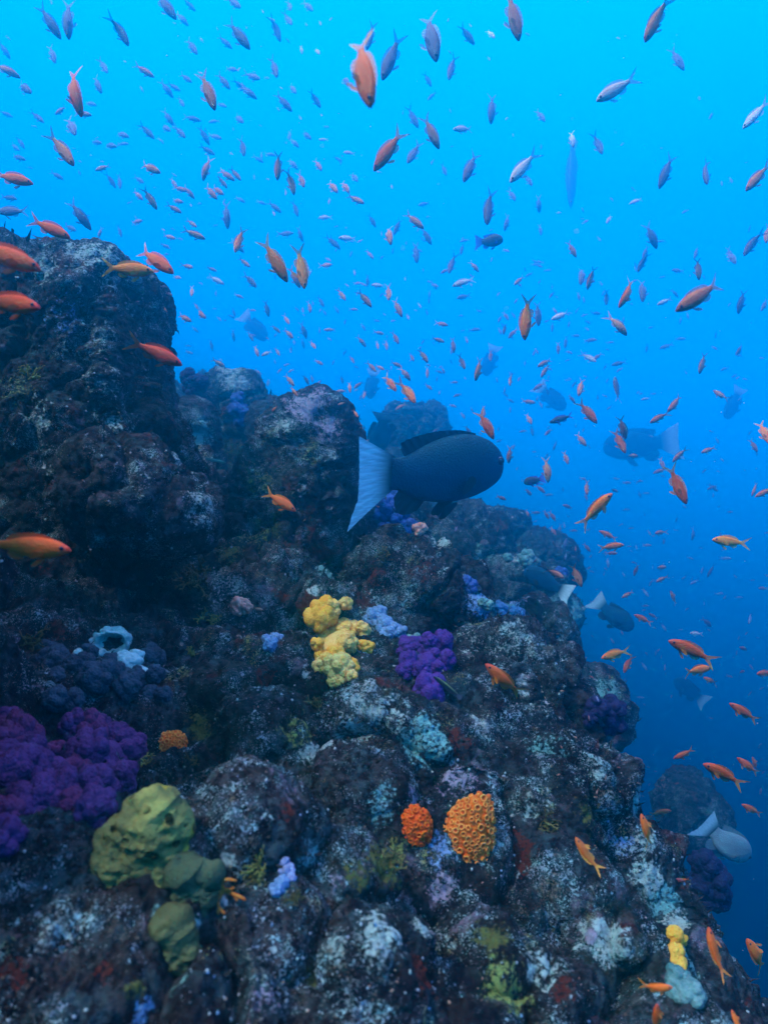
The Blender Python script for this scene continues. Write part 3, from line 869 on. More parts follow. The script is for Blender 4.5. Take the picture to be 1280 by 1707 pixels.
# branching orange coral
def branching():
    m = coral_mat('orange_branches', (0.36, 0.075, 0.012), (0.48, 0.17, 0.03), 200)
    p, n, d = hit(375, 1484)
    p = p - ray(375, 1484).normalized() * 0.03
    s = d / F / 3.2
    z = lambda x, y, k: Vector(((x - 785) * s, -k * s, -(y - 655) * s))
    root = tag(link('branching_coral', None, loc=p), 'thin orange branching coral between the green sponges and the lilac crust coral', 'coral')
    for poly in ([(785, 655, 0), (770, 610, 30), (785, 580, 45), (820, 570, 55), (860, 578, 60)], [(785, 580, 45), (775, 555, 50)], [(785, 655, 0), (740, 650, 30), (712, 655, 45)], [(740, 650, 30), (730, 630, 40)],
                 [(785, 655, 0), (750, 690, 30), (765, 720, 45), (800, 748, 55)], [(765, 720, 45), (762, 755, 50)], [(785, 655, 0), (840, 660, 30), (880, 668, 45), (905, 678, 55)],
                 [(840, 660, 30), (860, 690, 40)], [(785, 655, 0), (820, 640, 25), (840, 620, 35)]):
        bm = bmesh.new()
        n_ = len(poly)
        sk = bm.verts.layers.skin.verify()
        vs = [bm.verts.new(z(*q)) for q in poly]
        for a, b in zip(vs, vs[1:]):
            bm.edges.new((a, b))
        for i, v in enumerate(vs):
            r = s * (11 - 5 * i / n_)
            v[sk].radius = (r, r)
        vs[0][sk].use_root = True
        me = bpy.data.meshes.new('branch')
        bm.to_mesh(me); bm.free()
        o = link('branch', me, root)
        o.modifiers.new('skin', 'SKIN'); sd = o.modifiers.new('sub', 'SUBSURF'); sd.levels = sd.render_levels = 2
        dg = bpy.context.evaluated_depsgraph_get()
        me2 = bpy.data.meshes.new_from_object(o.evaluated_get(dg))
        o.modifiers.clear(); o.data = me2; me2.name = 'branch'
        me2.materials.clear(); me2.materials.append(m)
        me2.polygons.foreach_set('use_smooth', np.ones(len(me2.polygons), bool))


branching()


# leafy weed clumps
def weed(label, px, py, r, nfr, cols, seed=0):
    p, n, d = hit(px, py)
    s = r * d / F
    rg = np.random.default_rng(seed)
    V, Q, off = [], [], 0
    def blade(base, dirv, side, L, w, depth):
        nonlocal off
        k = 5
        rows = []
        bend = Vector(rg.normal(0, 0.25, 3))
        for i in range(k + 1):
            t = i / k
            c = base + dirv * L * t + bend * L * t * t * 0.6
            ww = w * (0.45 + 0.75 * t) * (0.55 if i == k else 1)
            rows.append((c - side * ww, c + side * ww))
        for a, b in rows:
            V.extend([a[:], b[:]])
        for i in range(k):
            Q.append((off + 2 * i, off + 2 * i + 1, off + 2 * i + 3, off + 2 * i + 2))
        off += 2 * (k + 1)
        tip = rows[-1][0].lerp(rows[-1][1], 0.5)
        if depth > 0:
            for sg in (-1, 1):
                dv = (dirv + bend * 1.0 + side * sg * rg.uniform(0.5, 0.9)).normalized()
                blade(tip, dv, side, L * 0.6, w * 0.8, depth - 1)
    for i in range(nfr):
        dv = (n * rg.uniform(0.4, 1) + Vector(rg.normal(0, 0.6, 3)) + Vector((0, -0.3, 0.2))).normalized()
        sd = dv.cross(Vector(rg.normal(0, 1, 3)) + Vector((0, -1.5, 0))).normalized()
        blade(Vector(rg.normal(0, 0.25, 3)) * s, dv, sd, s * rg.uniform(0.35, 0.6), s * 0.09, 2)
    me = mesh_np('frond_weed', np.array(V), np.array(Q), cols)
    o = tag(link('leafy_weed', me, loc=p), label, 'seaweed', 'leafy seaweed clumps')
    so = o.modifiers.new('thickness', 'SOLIDIFY'); so.thickness = s * 0.03
    return o


WG = plain('yellow_green_weed', (0.17, 0.17, 0.030), 0.6, 60, (0.25, 0.24, 0.05))
WB = plain('olive_brown_weed', (0.075, 0.060, 0.015), 0.6, 60, (0.13, 0.11, 0.028))
for i, (lab, px, py, r, nf, m) in enumerate([
        ('yellow-green forked weed left of the lilac crust coral', 432, 1440, 26, 14, WG), ('olive weed just under the yellow-green forked weed', 434, 1470, 22, 12, WB),
        ('olive weed clump in the shadow below the rock pillar', 328, 965, 32, 20, WB), ('yellowish weed on the shaded slope, above the slate blue coral', 348, 1030, 20, 12, WG),
        ('small green weed right of the slate blue leather coral', 322, 1092, 15, 10, WG), ('yellow-green weed on the left face of the rock pillar', 52, 628, 24, 14, WG),
        ('pale green weed between the magenta soft coral and the yellow-green sponge', 243, 1270, 18, 10, WG), ('green weed below the small orange coral tuft', 320, 1266, 18, 12, WB),
        ('dark olive weed left of the bleached vase sponge', 45, 1075, 24, 14, WB), ('olive weed at the foot of the yellow soft coral', 530, 1175, 20, 12, WB),
        ('olive weed in front of the large orange cup coral', 645, 1440, 28, 16, WB), ('brown weed on the lower slope under the lilac crust coral', 490, 1500, 20, 14, WB),
        ('brown weed hanging under the dark overhanging boulder', 905, 1380, 24, 14, WB), ('olive weed on the valley floor left of the pointed boulder', 385, 760, 22, 16, WB),
        ('brown weed fringe along the crest behind the yellow soft coral', 640, 930, 18, 12, WB)]):
    weed(lab, px, py, r, nf, m, 100 + i)


# ------------------------------------------------------------------ the fuzz of turf weed and the shell grit that cover the rock
def cover():
    surf = [o for o in SC.objects if o.type == 'MESH' and o.data.materials and o.data.materials[0] == REEF]
    P_, N_, Wt = [], [], []
    for o in surf:
        me = o.data
        n = len(me.vertices)
        v = np.empty(n * 3, np.float32); me.vertices.foreach_get('co', v)
        v = v.reshape(-1, 3) + np.array(o.location, np.float32)
        f = np.empty(len(me.loops), np.int32); me.loops.foreach_get('vertex_index', f)
        f = f.reshape(-1, me.polygons[0].loop_total)
        fc = v[f].mean(1)
        fa = np.empty(len(me.polygons), np.float32); me.polygons.foreach_get('area', fa)
        fn = np.empty(len(me.polygons) * 3, np.float32); me.polygons.foreach_get('normal', fn); fn = fn.reshape(-1, 3)
        d2 = (fc ** 2).sum(1)
        vis = (fc[:, 1] > 0.3) & (np.abs(fc[:, 0]) < fc[:, 1] * 0.68) & (fc[:, 2] > -fc[:, 1] * 0.9) & ((fc * fn).sum(1) < 0.1 * np.sqrt(d2)) & (fc[:, 1] < 9)
        P_.append(fc[vis]); N_.append(fn[vis]); Wt.append((fa / np.maximum(d2, 0.5))[vis])
    P_, N_, Wt = np.concatenate(P_), np.concatenate(N_), np.concatenate(Wt)
    Wt = Wt / Wt.sum()
    rg = np.random.default_rng(3)
    # turf
    n = 26000
    den = np.clip(0.5 + 1.6 * fbm(P_ * 5.0, 3, 301), 0.03, 2)
    w = Wt * den
    i = rg.choice(len(P_), n, p=w / w.sum())
    p, nr = P_[i] + rg.normal(0, 0.002, (n, 3)), N_[i]
    dist = np.linalg.norm(p, axis=1)
    L = rg.uniform(0.004, 0.015, n) * np.clip(dist / 1.6, 0.7, 2.2)
    dv = nr + rg.normal(0, 0.55, (n, 3)); dv /= np.linalg.norm(dv, axis=1)[:, None]
    sd = np.cross(dv, rg.normal(0, 1, (n, 3))); sd /= np.linalg.norm(sd, axis=1)[:, None]
    wd = L * rg.uniform(0.08, 0.2, n)
    b = rg.normal(0, 0.35, (n, 3))
    c1 = p + (dv * L[:, None] * 0.55); c2 = p + (dv + b) * L[:, None]
    V = np.stack([p - sd * wd[:, None], p + sd * wd[:, None], c1 + sd * wd[:, None] * 1.1, c1 - sd * wd[:, None] * 1.1, c2], 1).reshape(-1, 3)
    k = np.arange(n) * 5
    F3 = np.concatenate([np.stack([k, k + 1, k + 2], 1), np.stack([k, k + 2, k + 3], 1), np.stack([k + 3, k + 2, k + 4], 1)])
    m, nt, bs = new_mat('turf_weed')
    g = NB(nt)
    co = g.n('ShaderNodeNewGeometry').outputs['Position']
    c = g.mix(g.step(g.noise(co, 8, 3), 0.42, 0.58), (0.016, 0.009, 0.013), (0.024, 0.020, 0.017))
    c = g.mix(g.step(g.noise(co, 5, 3), 0.55, 0.65), c, (0.034, 0.040, 0.022))
    c = g.mix(g.step(g.noise(co, 150, 2), 0.58, 0.66), c, (0.16, 0.13, 0.12))
    nt.links.new(c, bs.inputs['Base Color'])
    bs.inputs['Roughness'].default_value = 0.8
    bs.inputs['Specular IOR Level'].default_value = 0.1
    tag(link('turf_weed', mesh_np('turf_weed', V, F3, m, False)), 'short fuzzy turf of red-brown weed over the rocks', 'seaweed', kind='stuff')
    # shell grit and barnacles
    n = 2600
    den = np.clip(-0.05 + 1.7 * fbm(P_ * 6.5, 4, 311), 0.02, 2)
    w = Wt * den
    i = rg.choice(len(P_), n, p=w / w.sum())
    p, nr = P_[i], N_[i]
    dv, f = ico(1)
    dist = np.linalg.norm(p, axis=1)
    r = np.clip(rg.lognormal(math.log(0.0019), 0.45, n), 0.0007, 0.0032) * np.clip(dist / 1.5, 0.75, 2.2)
    V = (dv[None] * (1 + rg.normal(0, 0.22, (n, len(dv), 1)))) * r[:, None, None] * rg.uniform(0.6, 1.2, (n, 1, 3)) + (p + nr * r[:, None] * 0.3)[:, None, :]
    F3 = (f[None] + (np.arange(n) * len(dv))[:, None, None]).reshape(-1, 3)
    m, nt, bs = new_mat('shell_grit')
    g = NB(nt)
    co = g.n('ShaderNodeNewGeometry').outputs['Position']
    c = g.mix(g.step(g.noise(co, 60, 2), 0.40, 0.55), (0.30, 0.40, 0.40), (0.22, 0.25, 0.30))
    c = g.mix(g.step(g.noise(co, 45, 2), 0.56, 0.62), c, (0.30, 0.19, 0.13))
    c = g.mix(g.step(g.noise(co, 33, 2), 0.58, 0.63), c, (0.12, 0.24, 0.40))
    nt.links.new(c, bs.inputs['Base Color'])
    bs.inputs['Roughness'].default_value = 0.8
    tag(link('shell_grit', mesh_np('shell_grit', V.reshape(-1, 3), F3, m)), 'pale grit of shells and barnacles sprinkled over the rocks', 'shells', kind='stuff')


cover()


# ------------------------------------------------------------------ fish
def station(xs, ys, n):
    """smooth resampling of a profile"""
    xs, ys = np.array(xs, float), np.array(ys, float)
    t = np.linspace(xs[0], xs[-1], n)
    h = np.interp(t, xs, ys)
    for _ in range(2):
        h[1:-1] = 0.25 * h[:-2] + 0.5 * h[1:-1] + 0.25 * h[2:]
    return t, h


class Fish:
    """unit-length fish along +X (snout +0.5, tail tip about -0.5), back +Z"""
    def __init__(s, body, fins, eye):
        s.body, s.fins, s.eye = body, fins, eye


def fish_body(prof, n=30, m=18):
    x, top, bot, wid = (np.array(c, float) for c in zip(*prof))
    t = 0.5 - 0.5 * np.cos(np.linspace(0, np.pi, n))
    t = 0.5 * t + 0.5 * np.linspace(0, 1, n)
    k = (x[0] - x) / (x[0] - x[-1])
    xx = x[0] + (x[-1] - x[0]) * t
    T, B, Wd = (np.interp(t, k, c) for c in (top, bot, wid))
    for c in (T, B, Wd):
        c[1:-1] = 0.25 * c[:-2] + 0.5 * c[1:-1] + 0.25 * c[2:]
    a = np.linspace(0, 2 * np.pi, m, endpoint=False)
    ca, sa = np.cos(a), np.sin(a)
    V = []
    for i in range(n):
        mid, hh = (T[i] + B[i]) / 2, (T[i] - B[i]) / 2
        V.append(np.stack([np.full(m, xx[i]), Wd[i] * np.sign(ca) * np.abs(ca) ** 0.9, mid + hh * sa], 1))
    V = np.concatenate(V)
    idx = np.arange(n * m).reshape(n, m)
    Q = np.stack([idx[:-1], np.roll(idx[:-1], -1, 1), np.roll(idx[1:], -1, 1), idx[1:]], -1).reshape(-1, 4)
    # close both ends with a small fan of quads
    return V, Q, (xx, T, B, Wd)


def sheet(rows):
    """rows: list of equally long point lists -> grid, given a hair of thickness"""
    a = np.array(rows, float)
    nr, nc = a.shape[:2]
    idx = np.arange(nr * nc).reshape(nr, nc)
    Q = np.stack([idx[:-1, :-1], idx[:-1, 1:], idx[1:, 1:], idx[1:, :-1]], -1).reshape(-1, 4)
    return a.reshape(-1, 3), Q


def fan(base, ang0, ang1, length, n=15, k=5, tilt=0.0, ripple=0.02):
    """a fin fanning out behind a base line. base: two (x, z) ends, angles in degrees measured from -X, length(v) for v in -1..1"""
    (xa, za), (xb, zb) = base
    rows = []
    for j in range(k):
        u = j / (k - 1)
        row = []
        for i in range(n):
            v = i / (n - 1) * 2 - 1
            bx, bz = xa + (xb - xa) * (v + 1) / 2, za + (zb - za) * (v + 1) / 2
            an = R(ang0 + (ang1 - ang0) * (v + 1) / 2)
            L = length(v)
            y = ripple * u * math.sin(i * 2.1) * L * 2 + tilt * u * L
            row.append((bx - math.cos(an) * L * u, y, bz + math.sin(an) * L * u))
        rows.append(row)
    return sheet(rows)


def ridge_fin(curve, x0, x1, height, sweep, n=22, k=4, sink=0.01, spiny=0.0, up=1):
    xx, zz = curve
    rows = []
    for j in range(k):
        u = j / (k - 1)
        row = []
        for i in range(n):
            v = i / (n - 1)
            x = x0 + (x1 - x0) * v
            z = np.interp(-x, -xx, zz)
            h = height(v) * (1 - spiny * (i % 2) * (v < 0.7))
            row.append((x - sweep * h * u, 0.006 * u * math.sin(i * 1.9), z + up * (-sink + (h + sink) * u)))
        rows.append(row)
    return sheet(rows)


def side_fin(at_, length, width, back, down, out, n=9, k=5, side=1):
    rows = []
    d = Vector((-back, side * out, -down)).normalized()
    w = Vector((0.35, 0, 0.9)); w = (w - d * w.dot(d)).normalized()
    for j in range(k):
        u = j / (k - 1)
        row = []
        for i in range(n):
            v = i / (n - 1) * 2 - 1
            L = length * (1 - 0.35 * v * v) * (1 - 0.15 * v)
            p = Vector(at_) + d * L * u + w * (width * v * (0.25 + 0.75 * u ** 0.7))
            row.append(p[:])
        rows.append(row)
    return sheet(rows)


def uv_ball(c, r, flat=1.0, n=10):
    d, f = ico(2)
    v = d * np.array([r, r * flat, r]) + np.array(c)
    return v, f


def anthias_parts():
    prof = [(0.50, 0.004, -0.004, 0.004), (0.485, 0.028, -0.024, 0.022), (0.44, 0.066, -0.052, 0.042), (0.38, 0.100, -0.082, 0.056), (0.28, 0.134, -0.118, 0.070), (0.16, 0.145, -0.136, 0.074),
            (0.04, 0.134, -0.128, 0.066), (-0.07, 0.104, -0.098, 0.048), (-0.17, 0.066, -0.062, 0.026), (-0.23, 0.050, -0.047, 0.015), (-0.265, 0.052, -0.050, 0.008)]
    prof = [(x, t * 0.86, b_ * 0.86, w) for x, t, b_, w in prof]
    V, Q, (xx, T, B, Wd) = fish_body(prof)
    P = [('body', V, Q)]
    P.append(('tail_fin',) + fan(((-0.25, -0.04), (-0.25, 0.04)), -31, 31, lambda v: 0.075 + 0.185 * abs(v) ** 1.8, 17, 6))
    P.append(('dorsal_fin',) + ridge_fin((xx, T), 0.30, -0.17, lambda v: 0.026 + 0.022 * math.sin(v * 3.0) * (v > 0.1) - 0.02 * max(0, v - 0.9) * 10 * 0.8 - 0.018 * max(0, 0.1 - v) * 10, 0.7, spiny=0.22))
    P.append(('anal_fin',) + ridge_fin((xx, B), 0.02, -0.15, lambda v: 0.06 * math.sin(0.5 + v * 2.2), 0.8, n=12, up=-1))
    for sd in (1, -1):
        P.append(('pelvic_fin',) + side_fin((0.22, 0.018 * sd, -0.118), 0.15, 0.025, 0.9, 0.6, 0.15, side=sd))
        P.append(('pectoral_fin',) + side_fin((0.24, 0.066 * sd, -0.03), 0.15, 0.040, 0.95, 0.25, 0.5, side=sd))
        P.append(('eye',) + uv_ball((0.405, 0.047 * sd, 0.030), 0.025, 0.45))
    return P


def chub_parts():
    prof = [(0.50, 0.045, 0.000, 0.006), (0.49, 0.092, -0.045, 0.032), (0.455, 0.152, -0.085, 0.058), (0.39, 0.205, -0.130, 0.082), (0.30, 0.240, -0.172, 0.100), (0.20, 0.248, -0.196, 0.104),
            (0.08, 0.222, -0.202, 0.096), (-0.04, 0.172, -0.182, 0.076), (-0.13, 0.120, -0.145, 0.050), (-0.19, 0.096, -0.112, 0.032), (-0.24, 0.094, -0.102, 0.020), (-0.26, 0.098, -0.102, 0.012)]
    prof = [(x, t * 0.90, b_ * 0.94, w) for x, t, b_, w in prof]
    V, Q, (xx, T, B, Wd) = fish_body(prof, 40, 26)
    P = [('body', V, Q)]
    P.append(('tail_fin',) + fan(((-0.235, -0.098), (-0.235, 0.092)), -34, 26, lambda v: 0.245 + 0.05 * v * v + (0.07 if v < -0.5 else 0) * (-v - 0.5) * 2, 33, 9, ripple=0.006))
    P.append(('dorsal_fin',) + ridge_fin((xx, T), 0.30, -0.17, lambda v: 0.010 + 0.056 * min(1, v * 1.15) ** 1.2 * (1 if v < 0.95 else 0.6), 0.9, n=40, spiny=0.04))
    P.append(('anal_fin',) + ridge_fin((xx, B), 0.0, -0.19, lambda v: 0.02 + 0.075 * math.sin(0.5 + v * 2.4), 0.9, n=18, up=-1))
    for sd in (1, -1):
        P.append(('pelvic_fin',) + side_fin((0.20, 0.03 * sd, -0.190), 0.15, 0.035, 0.85, 0.55, 0.15, side=sd))
        P.append(('pectoral_fin',) + side_fin((0.27, 0.098 * sd, -0.045), 0.14, 0.060, 0.9, 0.16, 0.5, side=sd))
        P.append(('gill_cover',) + gill(sd))
        P.append(('eye',) + uv_ball((0.445, 0.056 * sd, 0.070), 0.027, 0.5))
    return P


def gill(sd):
    rows = []
    for j in range(5):
        u = j / 4
        row = []
        for i in range(13):
            a = R(-75 + 150 * i / 12)
            x = 0.345 - 0.055 * math.cos(a) - 0.006 * u
            z = 0.02 + 0.115 * math.sin(a)
            hw = 0.092 * math.sqrt(max(0.05, 1 - (z / 0.2) ** 2))
            row.append((x + 0.016 * u, sd * (hw + 0.004 - 0.006 * abs(u - 0.3)), z))
        rows.append(row)
    return sheet(rows)


def wrasse_parts():
    prof = [(0.50, 0.003, -0.003, 0.004), (0.47, 0.022, -0.018, 0.018), (0.40, 0.048, -0.042, 0.034), (0.25, 0.072, -0.066, 0.045), (0.05, 0.074, -0.072, 0.044), (-0.15, 0.058, -0.058, 0.030), (-0.28, 0.042, -0.042, 0.016), (-0.33, 0.044, -0.044, 0.008)]
    V, Q, (xx, T, B, Wd) = fish_body(prof, 24, 14)
    P = [('body', V, Q)]
    P.append(('tail_fin',) + fan(((-0.32, -0.04), (-0.32, 0.04)), -16, 16, lambda v: 0.17 - 0.03 * v * v, 11, 5))
    P.append(('dorsal_fin',) + ridge_fin((xx, T), 0.28, -0.24, lambda v: 0.035 * math.sin(0.3 + v * 2.5), 0.6))
    P.append(('anal_fin',) + ridge_fin((xx, B), 0.02, -0.24, lambda v: 0.03 * math.sin(0.3 + v * 2.5), 0.6, up=-1))
    for sd in (1, -1):
        P.append(('eye',) + uv_ball((0.42, 0.03 * sd, 0.014), 0.013, 0.5))
    return P


def fish_mat(name, back, flank, belly, x_head=None, x_tail=None, scales=55, rough=0.45, vary=0.25, spec=0.35, bumpy=0.35, zr=(-0.12, 0.12)):
    m, nt, b = new_mat(name)
    g = NB(nt)
    co = g.n('ShaderNodeTexCoord').outputs['Object']
    sp = g.n('ShaderNodeSeparateXYZ')
    nt.links.new(co, sp.inputs[0])
    z, x = sp.outputs['Z'], sp.outputs['X']
    c = g.mix(g.step(z, zr[0], 0.0), belly, flank)
    c = g.mix(g.step(z, 0.02, zr[1]), c, back)
    if x_tail: c = g.mix(g.step(x, -0.12, -0.34), c, x_tail)
    mo = g.noise(co, 9, 4, 0.6)
    c = g.mix(g.math('MULTIPLY', g.step(mo, 0.35, 0.7), 0.35), c, tuple(q * 0.55 for q in flank))
    if x_head: c = g.mix(g.step(x, 0.33, 0.47), c, x_head)
    oi = g.n('ShaderNodeObjectInfo')
    hs = g.n('ShaderNodeHueSaturation')
    nt.links.new(c, hs.inputs['Color'])
    nt.links.new(g.math('MULTIPLY_ADD', oi.outputs['Random'], vary * 2, 1 - vary), hs.inputs['Value'])
    nt.links.new(g.math('MULTIPLY_ADD', oi.outputs['Random'], 0.012, 0.494), hs.inputs['Hue'])
    nt.links.new(hs.outputs[0], b.inputs['Base Color'])
    b.inputs['Roughness'].default_value = rough
    b.inputs['Specular IOR Level'].default_value = spec
    v = g.n('ShaderNodeTexVoronoi')
    nt.links.new(co, v.inputs['Vector'])
    v.inputs['Scale'].default_value = scales
    nt.links.new(g.bump(v.outputs['Distance'], bumpy, 0.006), b.inputs['Normal'])
    return m


def fin_mat(name, col, tip, alpha=0.75, x0=-0.28, x1=-0.5, vary=0.2):
    m, nt, b = new_mat(name)
    g = NB(nt)
    co = g.n('ShaderNodeTexCoord').outputs['Object']
    sp = g.n('ShaderNodeSeparateXYZ')
    nt.links.new(co, sp.inputs[0])
    c = g.mix(g.step(sp.outputs['X'], x0, x1), col, tip)
    nz = g.n('ShaderNodeTexNoise')
    mp = g.n('ShaderNodeMapping')
    nt.links.new(co, mp.inputs[0]); mp.inputs['Scale'].default_value = (12, 12, 90)
    nt.links.new(mp.outputs[0], nz.inputs['Vector']); nz.inputs['Scale'].default_value = 1.0
    c = g.mix(g.math('MULTIPLY', g.step(nz.outputs['Fac'], 0.42, 0.62), 0.25), c, tuple(q * 0.6 for q in col))
    nt.links.new(c, b.inputs['Base Color'])
    b.inputs['Roughness'].default_value = 0.5
    b.inputs['Alpha'].default_value = alpha
    b.inputs['Transmission Weight'].default_value = 0.0
    b.inputs['Subsurface Weight'].default_value = 0.0
    return m


EYE = plain('fish_eye', (0.02, 0.012, 0.035), 0.15, spec=0.6)
MATS = {
    'orange': (fish_mat('orange_fish_skin', (0.92, 0.115, 0.004), (0.94, 0.145, 0.008), (0.94, 0.17, 0.02), (0.72, 0.08, 0.02)), fin_mat('orange_fins', (0.84, 0.20, 0.010), (0.86, 0.36, 0.025))),
    'deep orange': (fish_mat('deep_orange_fish_skin', (0.96, 0.075, 0.003), (0.96, 0.100, 0.005), (0.96, 0.115, 0.009), (0.85, 0.03, 0.01), vary=0.08), fin_mat('deep_orange_fins', (0.92, 0.09, 0.004), (0.92, 0.22, 0.01))),
    'amber': (fish_mat('amber_fish_skin', (0.88, 0.15, 0.006), (0.90, 0.20, 0.012), (0.90, 0.25, 0.03), (0.80, 0.15, 0.02), (0.86, 0.30, 0.02)), fin_mat('amber_fins', (0.84, 0.32, 0.02), (0.86, 0.42, 0.04))),
    'dusky': (fish_mat('dusky_fish_skin', (0.80, 0.20, 0.075), (0.70, 0.19, 0.09), (0.60, 0.30, 0.20), (0.30, 0.06, 0.06)), fin_mat('dusky_fins', (0.58, 0.16, 0.06), (0.62, 0.28, 0.14), 0.65)),  # same orange fish, its dulling by distance and backlight put into the colour
    'blue-grey': (fish_mat('blue_grey_fish_skin', (0.15, 0.085, 0.13), (0.14, 0.12, 0.22), (0.24, 0.22, 0.36)), fin_mat('blue_grey_fins', (0.16, 0.15, 0.28), (0.26, 0.26, 0.42), 0.6)),  # blue of haze and backlight put into the skin colour
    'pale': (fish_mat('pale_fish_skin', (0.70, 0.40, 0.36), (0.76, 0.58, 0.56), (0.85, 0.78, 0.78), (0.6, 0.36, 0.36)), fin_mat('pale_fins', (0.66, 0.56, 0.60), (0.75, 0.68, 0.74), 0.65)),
    'chub': (fish_mat('dark_chub_skin', (0.007, 0.050, 0.085), (0.007, 0.058, 0.130), (0.016, 0.085, 0.18), None, (0.022, 0.06, 0.08), scales=95, vary=0.1, rough=0.55, spec=0.07, bumpy=0.4, zr=(-0.2, 0.15)),
             fin_mat('dark_chub_fins', (0.012, 0.014, 0.020), (0.016, 0.018, 0.024), 1.0)),
    'pale chub': (fish_mat('pale_chub_skin', (0.20, 0.25, 0.27), (0.28, 0.33, 0.36), (0.42, 0.46, 0.48), None, None, scales=62, vary=0.1), fin_mat('pale_chub_fins', (0.24, 0.28, 0.3), (0.3, 0.34, 0.36), 1.0)),
    'damsel': (fish_mat('dark_damsel_skin', (0.03, 0.04, 0.06), (0.035, 0.05, 0.08), (0.06, 0.08, 0.10)), fin_mat('violet_fins', (0.10, 0.08, 0.5), (0.20, 0.18, 0.75), 0.85)),
    'wrasse': (fish_mat('dark_wrasse_skin', (0.16, 0.22, 0.06), (0.008, 0.009, 0.018), (0.05, 0.06, 0.08), vary=0.05, zr=(-0.08, 0.06)), fin_mat('wrasse_fins', (0.02, 0.02, 0.04), (0.03, 0.03, 0.06), 0.9)),
    'teal wrasse': (fish_mat('teal_wrasse_skin', (0.04, 0.16, 0.14), (0.08, 0.30, 0.26), (0.2, 0.36, 0.3), vary=0.05), fin_mat('teal_wrasse_fins', (0.05, 0.22, 0.2), (0.08, 0.3, 0.25), 0.8)),
}
CHUB_TAIL = fin_mat('white_chub_tail', (0.020, 0.055, 0.075), (0.74, 0.90, 0.94), 1.0, -0.235, -0.41)
GILL = plain('gill_edge', (0.012, 0.035, 0.055), 0.5)
SHAPES = {'anthias': anthias_parts(), 'chub': chub_parts(), 'wrasse': wrasse_parts()}
BENDS = [-0.75, -0.35, 0.0, 0.35, 0.75]
_fm = {}


def fish_meshes(shape, skin, bend, whole):
    key = (shape, skin, bend, whole)
    if key in _fm:
        return _fm[key]
    bm_, fm = MATS[skin]
    out, av, af, am, off = [], [], [], [], 0
    for nm, V, Q in SHAPES[shape]:
        v = np.array(V, float)
        v[:, 1] += BENDS[bend] * np.maximum(0.12 - v[:, 0], 0) ** 2 + 0.25 * BENDS[bend] * np.maximum(v[:, 0] - 0.12, 0) ** 2
        m = bm_ if nm == 'body' else EYE if nm == 'eye' else GILL if nm == 'gill_cover' else CHUB_TAIL if (shape == 'chub' and nm == 'tail_fin' and 'chub' in skin) else fm
        if whole:
            Q4 = Q if Q.shape[1] == 4 else None
            q = [tuple(r) for r in (Q + off)]
            if nm in ('eye', 'gill_cover') or 'pectoral' in nm: continue
            av.append(v); af += q; am += [0 if nm == 'body' else 1] * len(q); off += len(v)
        else:
            out.append((nm, mesh_np(nm, v, Q, m)))
    if whole:
        out = [('whole', mesh_np('anthias', np.concatenate(av), af, [bm_, fm], face_mat=am))]
    _fm[key] = out
    return out


def fish_frame(px, py, d, ang, yaw, roll):
    """world matrix columns for a fish seen at a photo pixel heading at image angle ang (0 right, 90 down), nose turned yaw degrees away from us"""
    a, y = R(ang), R(yaw)
    f = Vector((math.cos(a) * math.cos(y), math.sin(y), -math.sin(a) * math.cos(y)))
    hint = Vector((0.25 * math.cos(a), -0.18 + 0.3 * math.sin(R(roll)), 1.0)) if abs(math.sin(a)) < 0.8 else Vector((0.9 * (1 if math.cos(a) >= 0 else -1), -0.3 + 0.6 * math.sin(R(roll)), 0.45))
    up = (hint - f * hint.dot(f)).normalized()
    lat = up.cross(f)
    return Matrix(((f.x, lat.x, up.x, 0), (f.y, lat.y, up.y, 0), (f.z, lat.z, up.z, 0), (0, 0, 0, 1)))


def put_fish(name, shape, skin, px, py, L, ang, d, label, cat='fish', group=None, yaw=None, roll=None, bend=2, parts=True):
    yaw = random.uniform(-28, 28) if yaw is None else yaw
    roll = random.uniform(-35, 35) if roll is None else roll
    _, _, dr = hit(px, py, 99)
    if d > dr * 0.93 - 0.03:
        d = max(0.4, dr * 0.93 - 0.03)
    s = L * d / F / math.cos(R(yaw))
    M = Matrix.Translation(at(px, py, d)) @ fish_frame(px, py, d, ang, yaw, roll) @ Matrix.Scale(s, 4)
    ms = fish_meshes(shape, skin, bend, not parts)
    root = link(name, ms[0][1] if not parts else None)
    if parts:
        for nm, me in ms:
            link(nm, me, root)
    root.matrix_world = M
    return tag(root, label, cat, group)


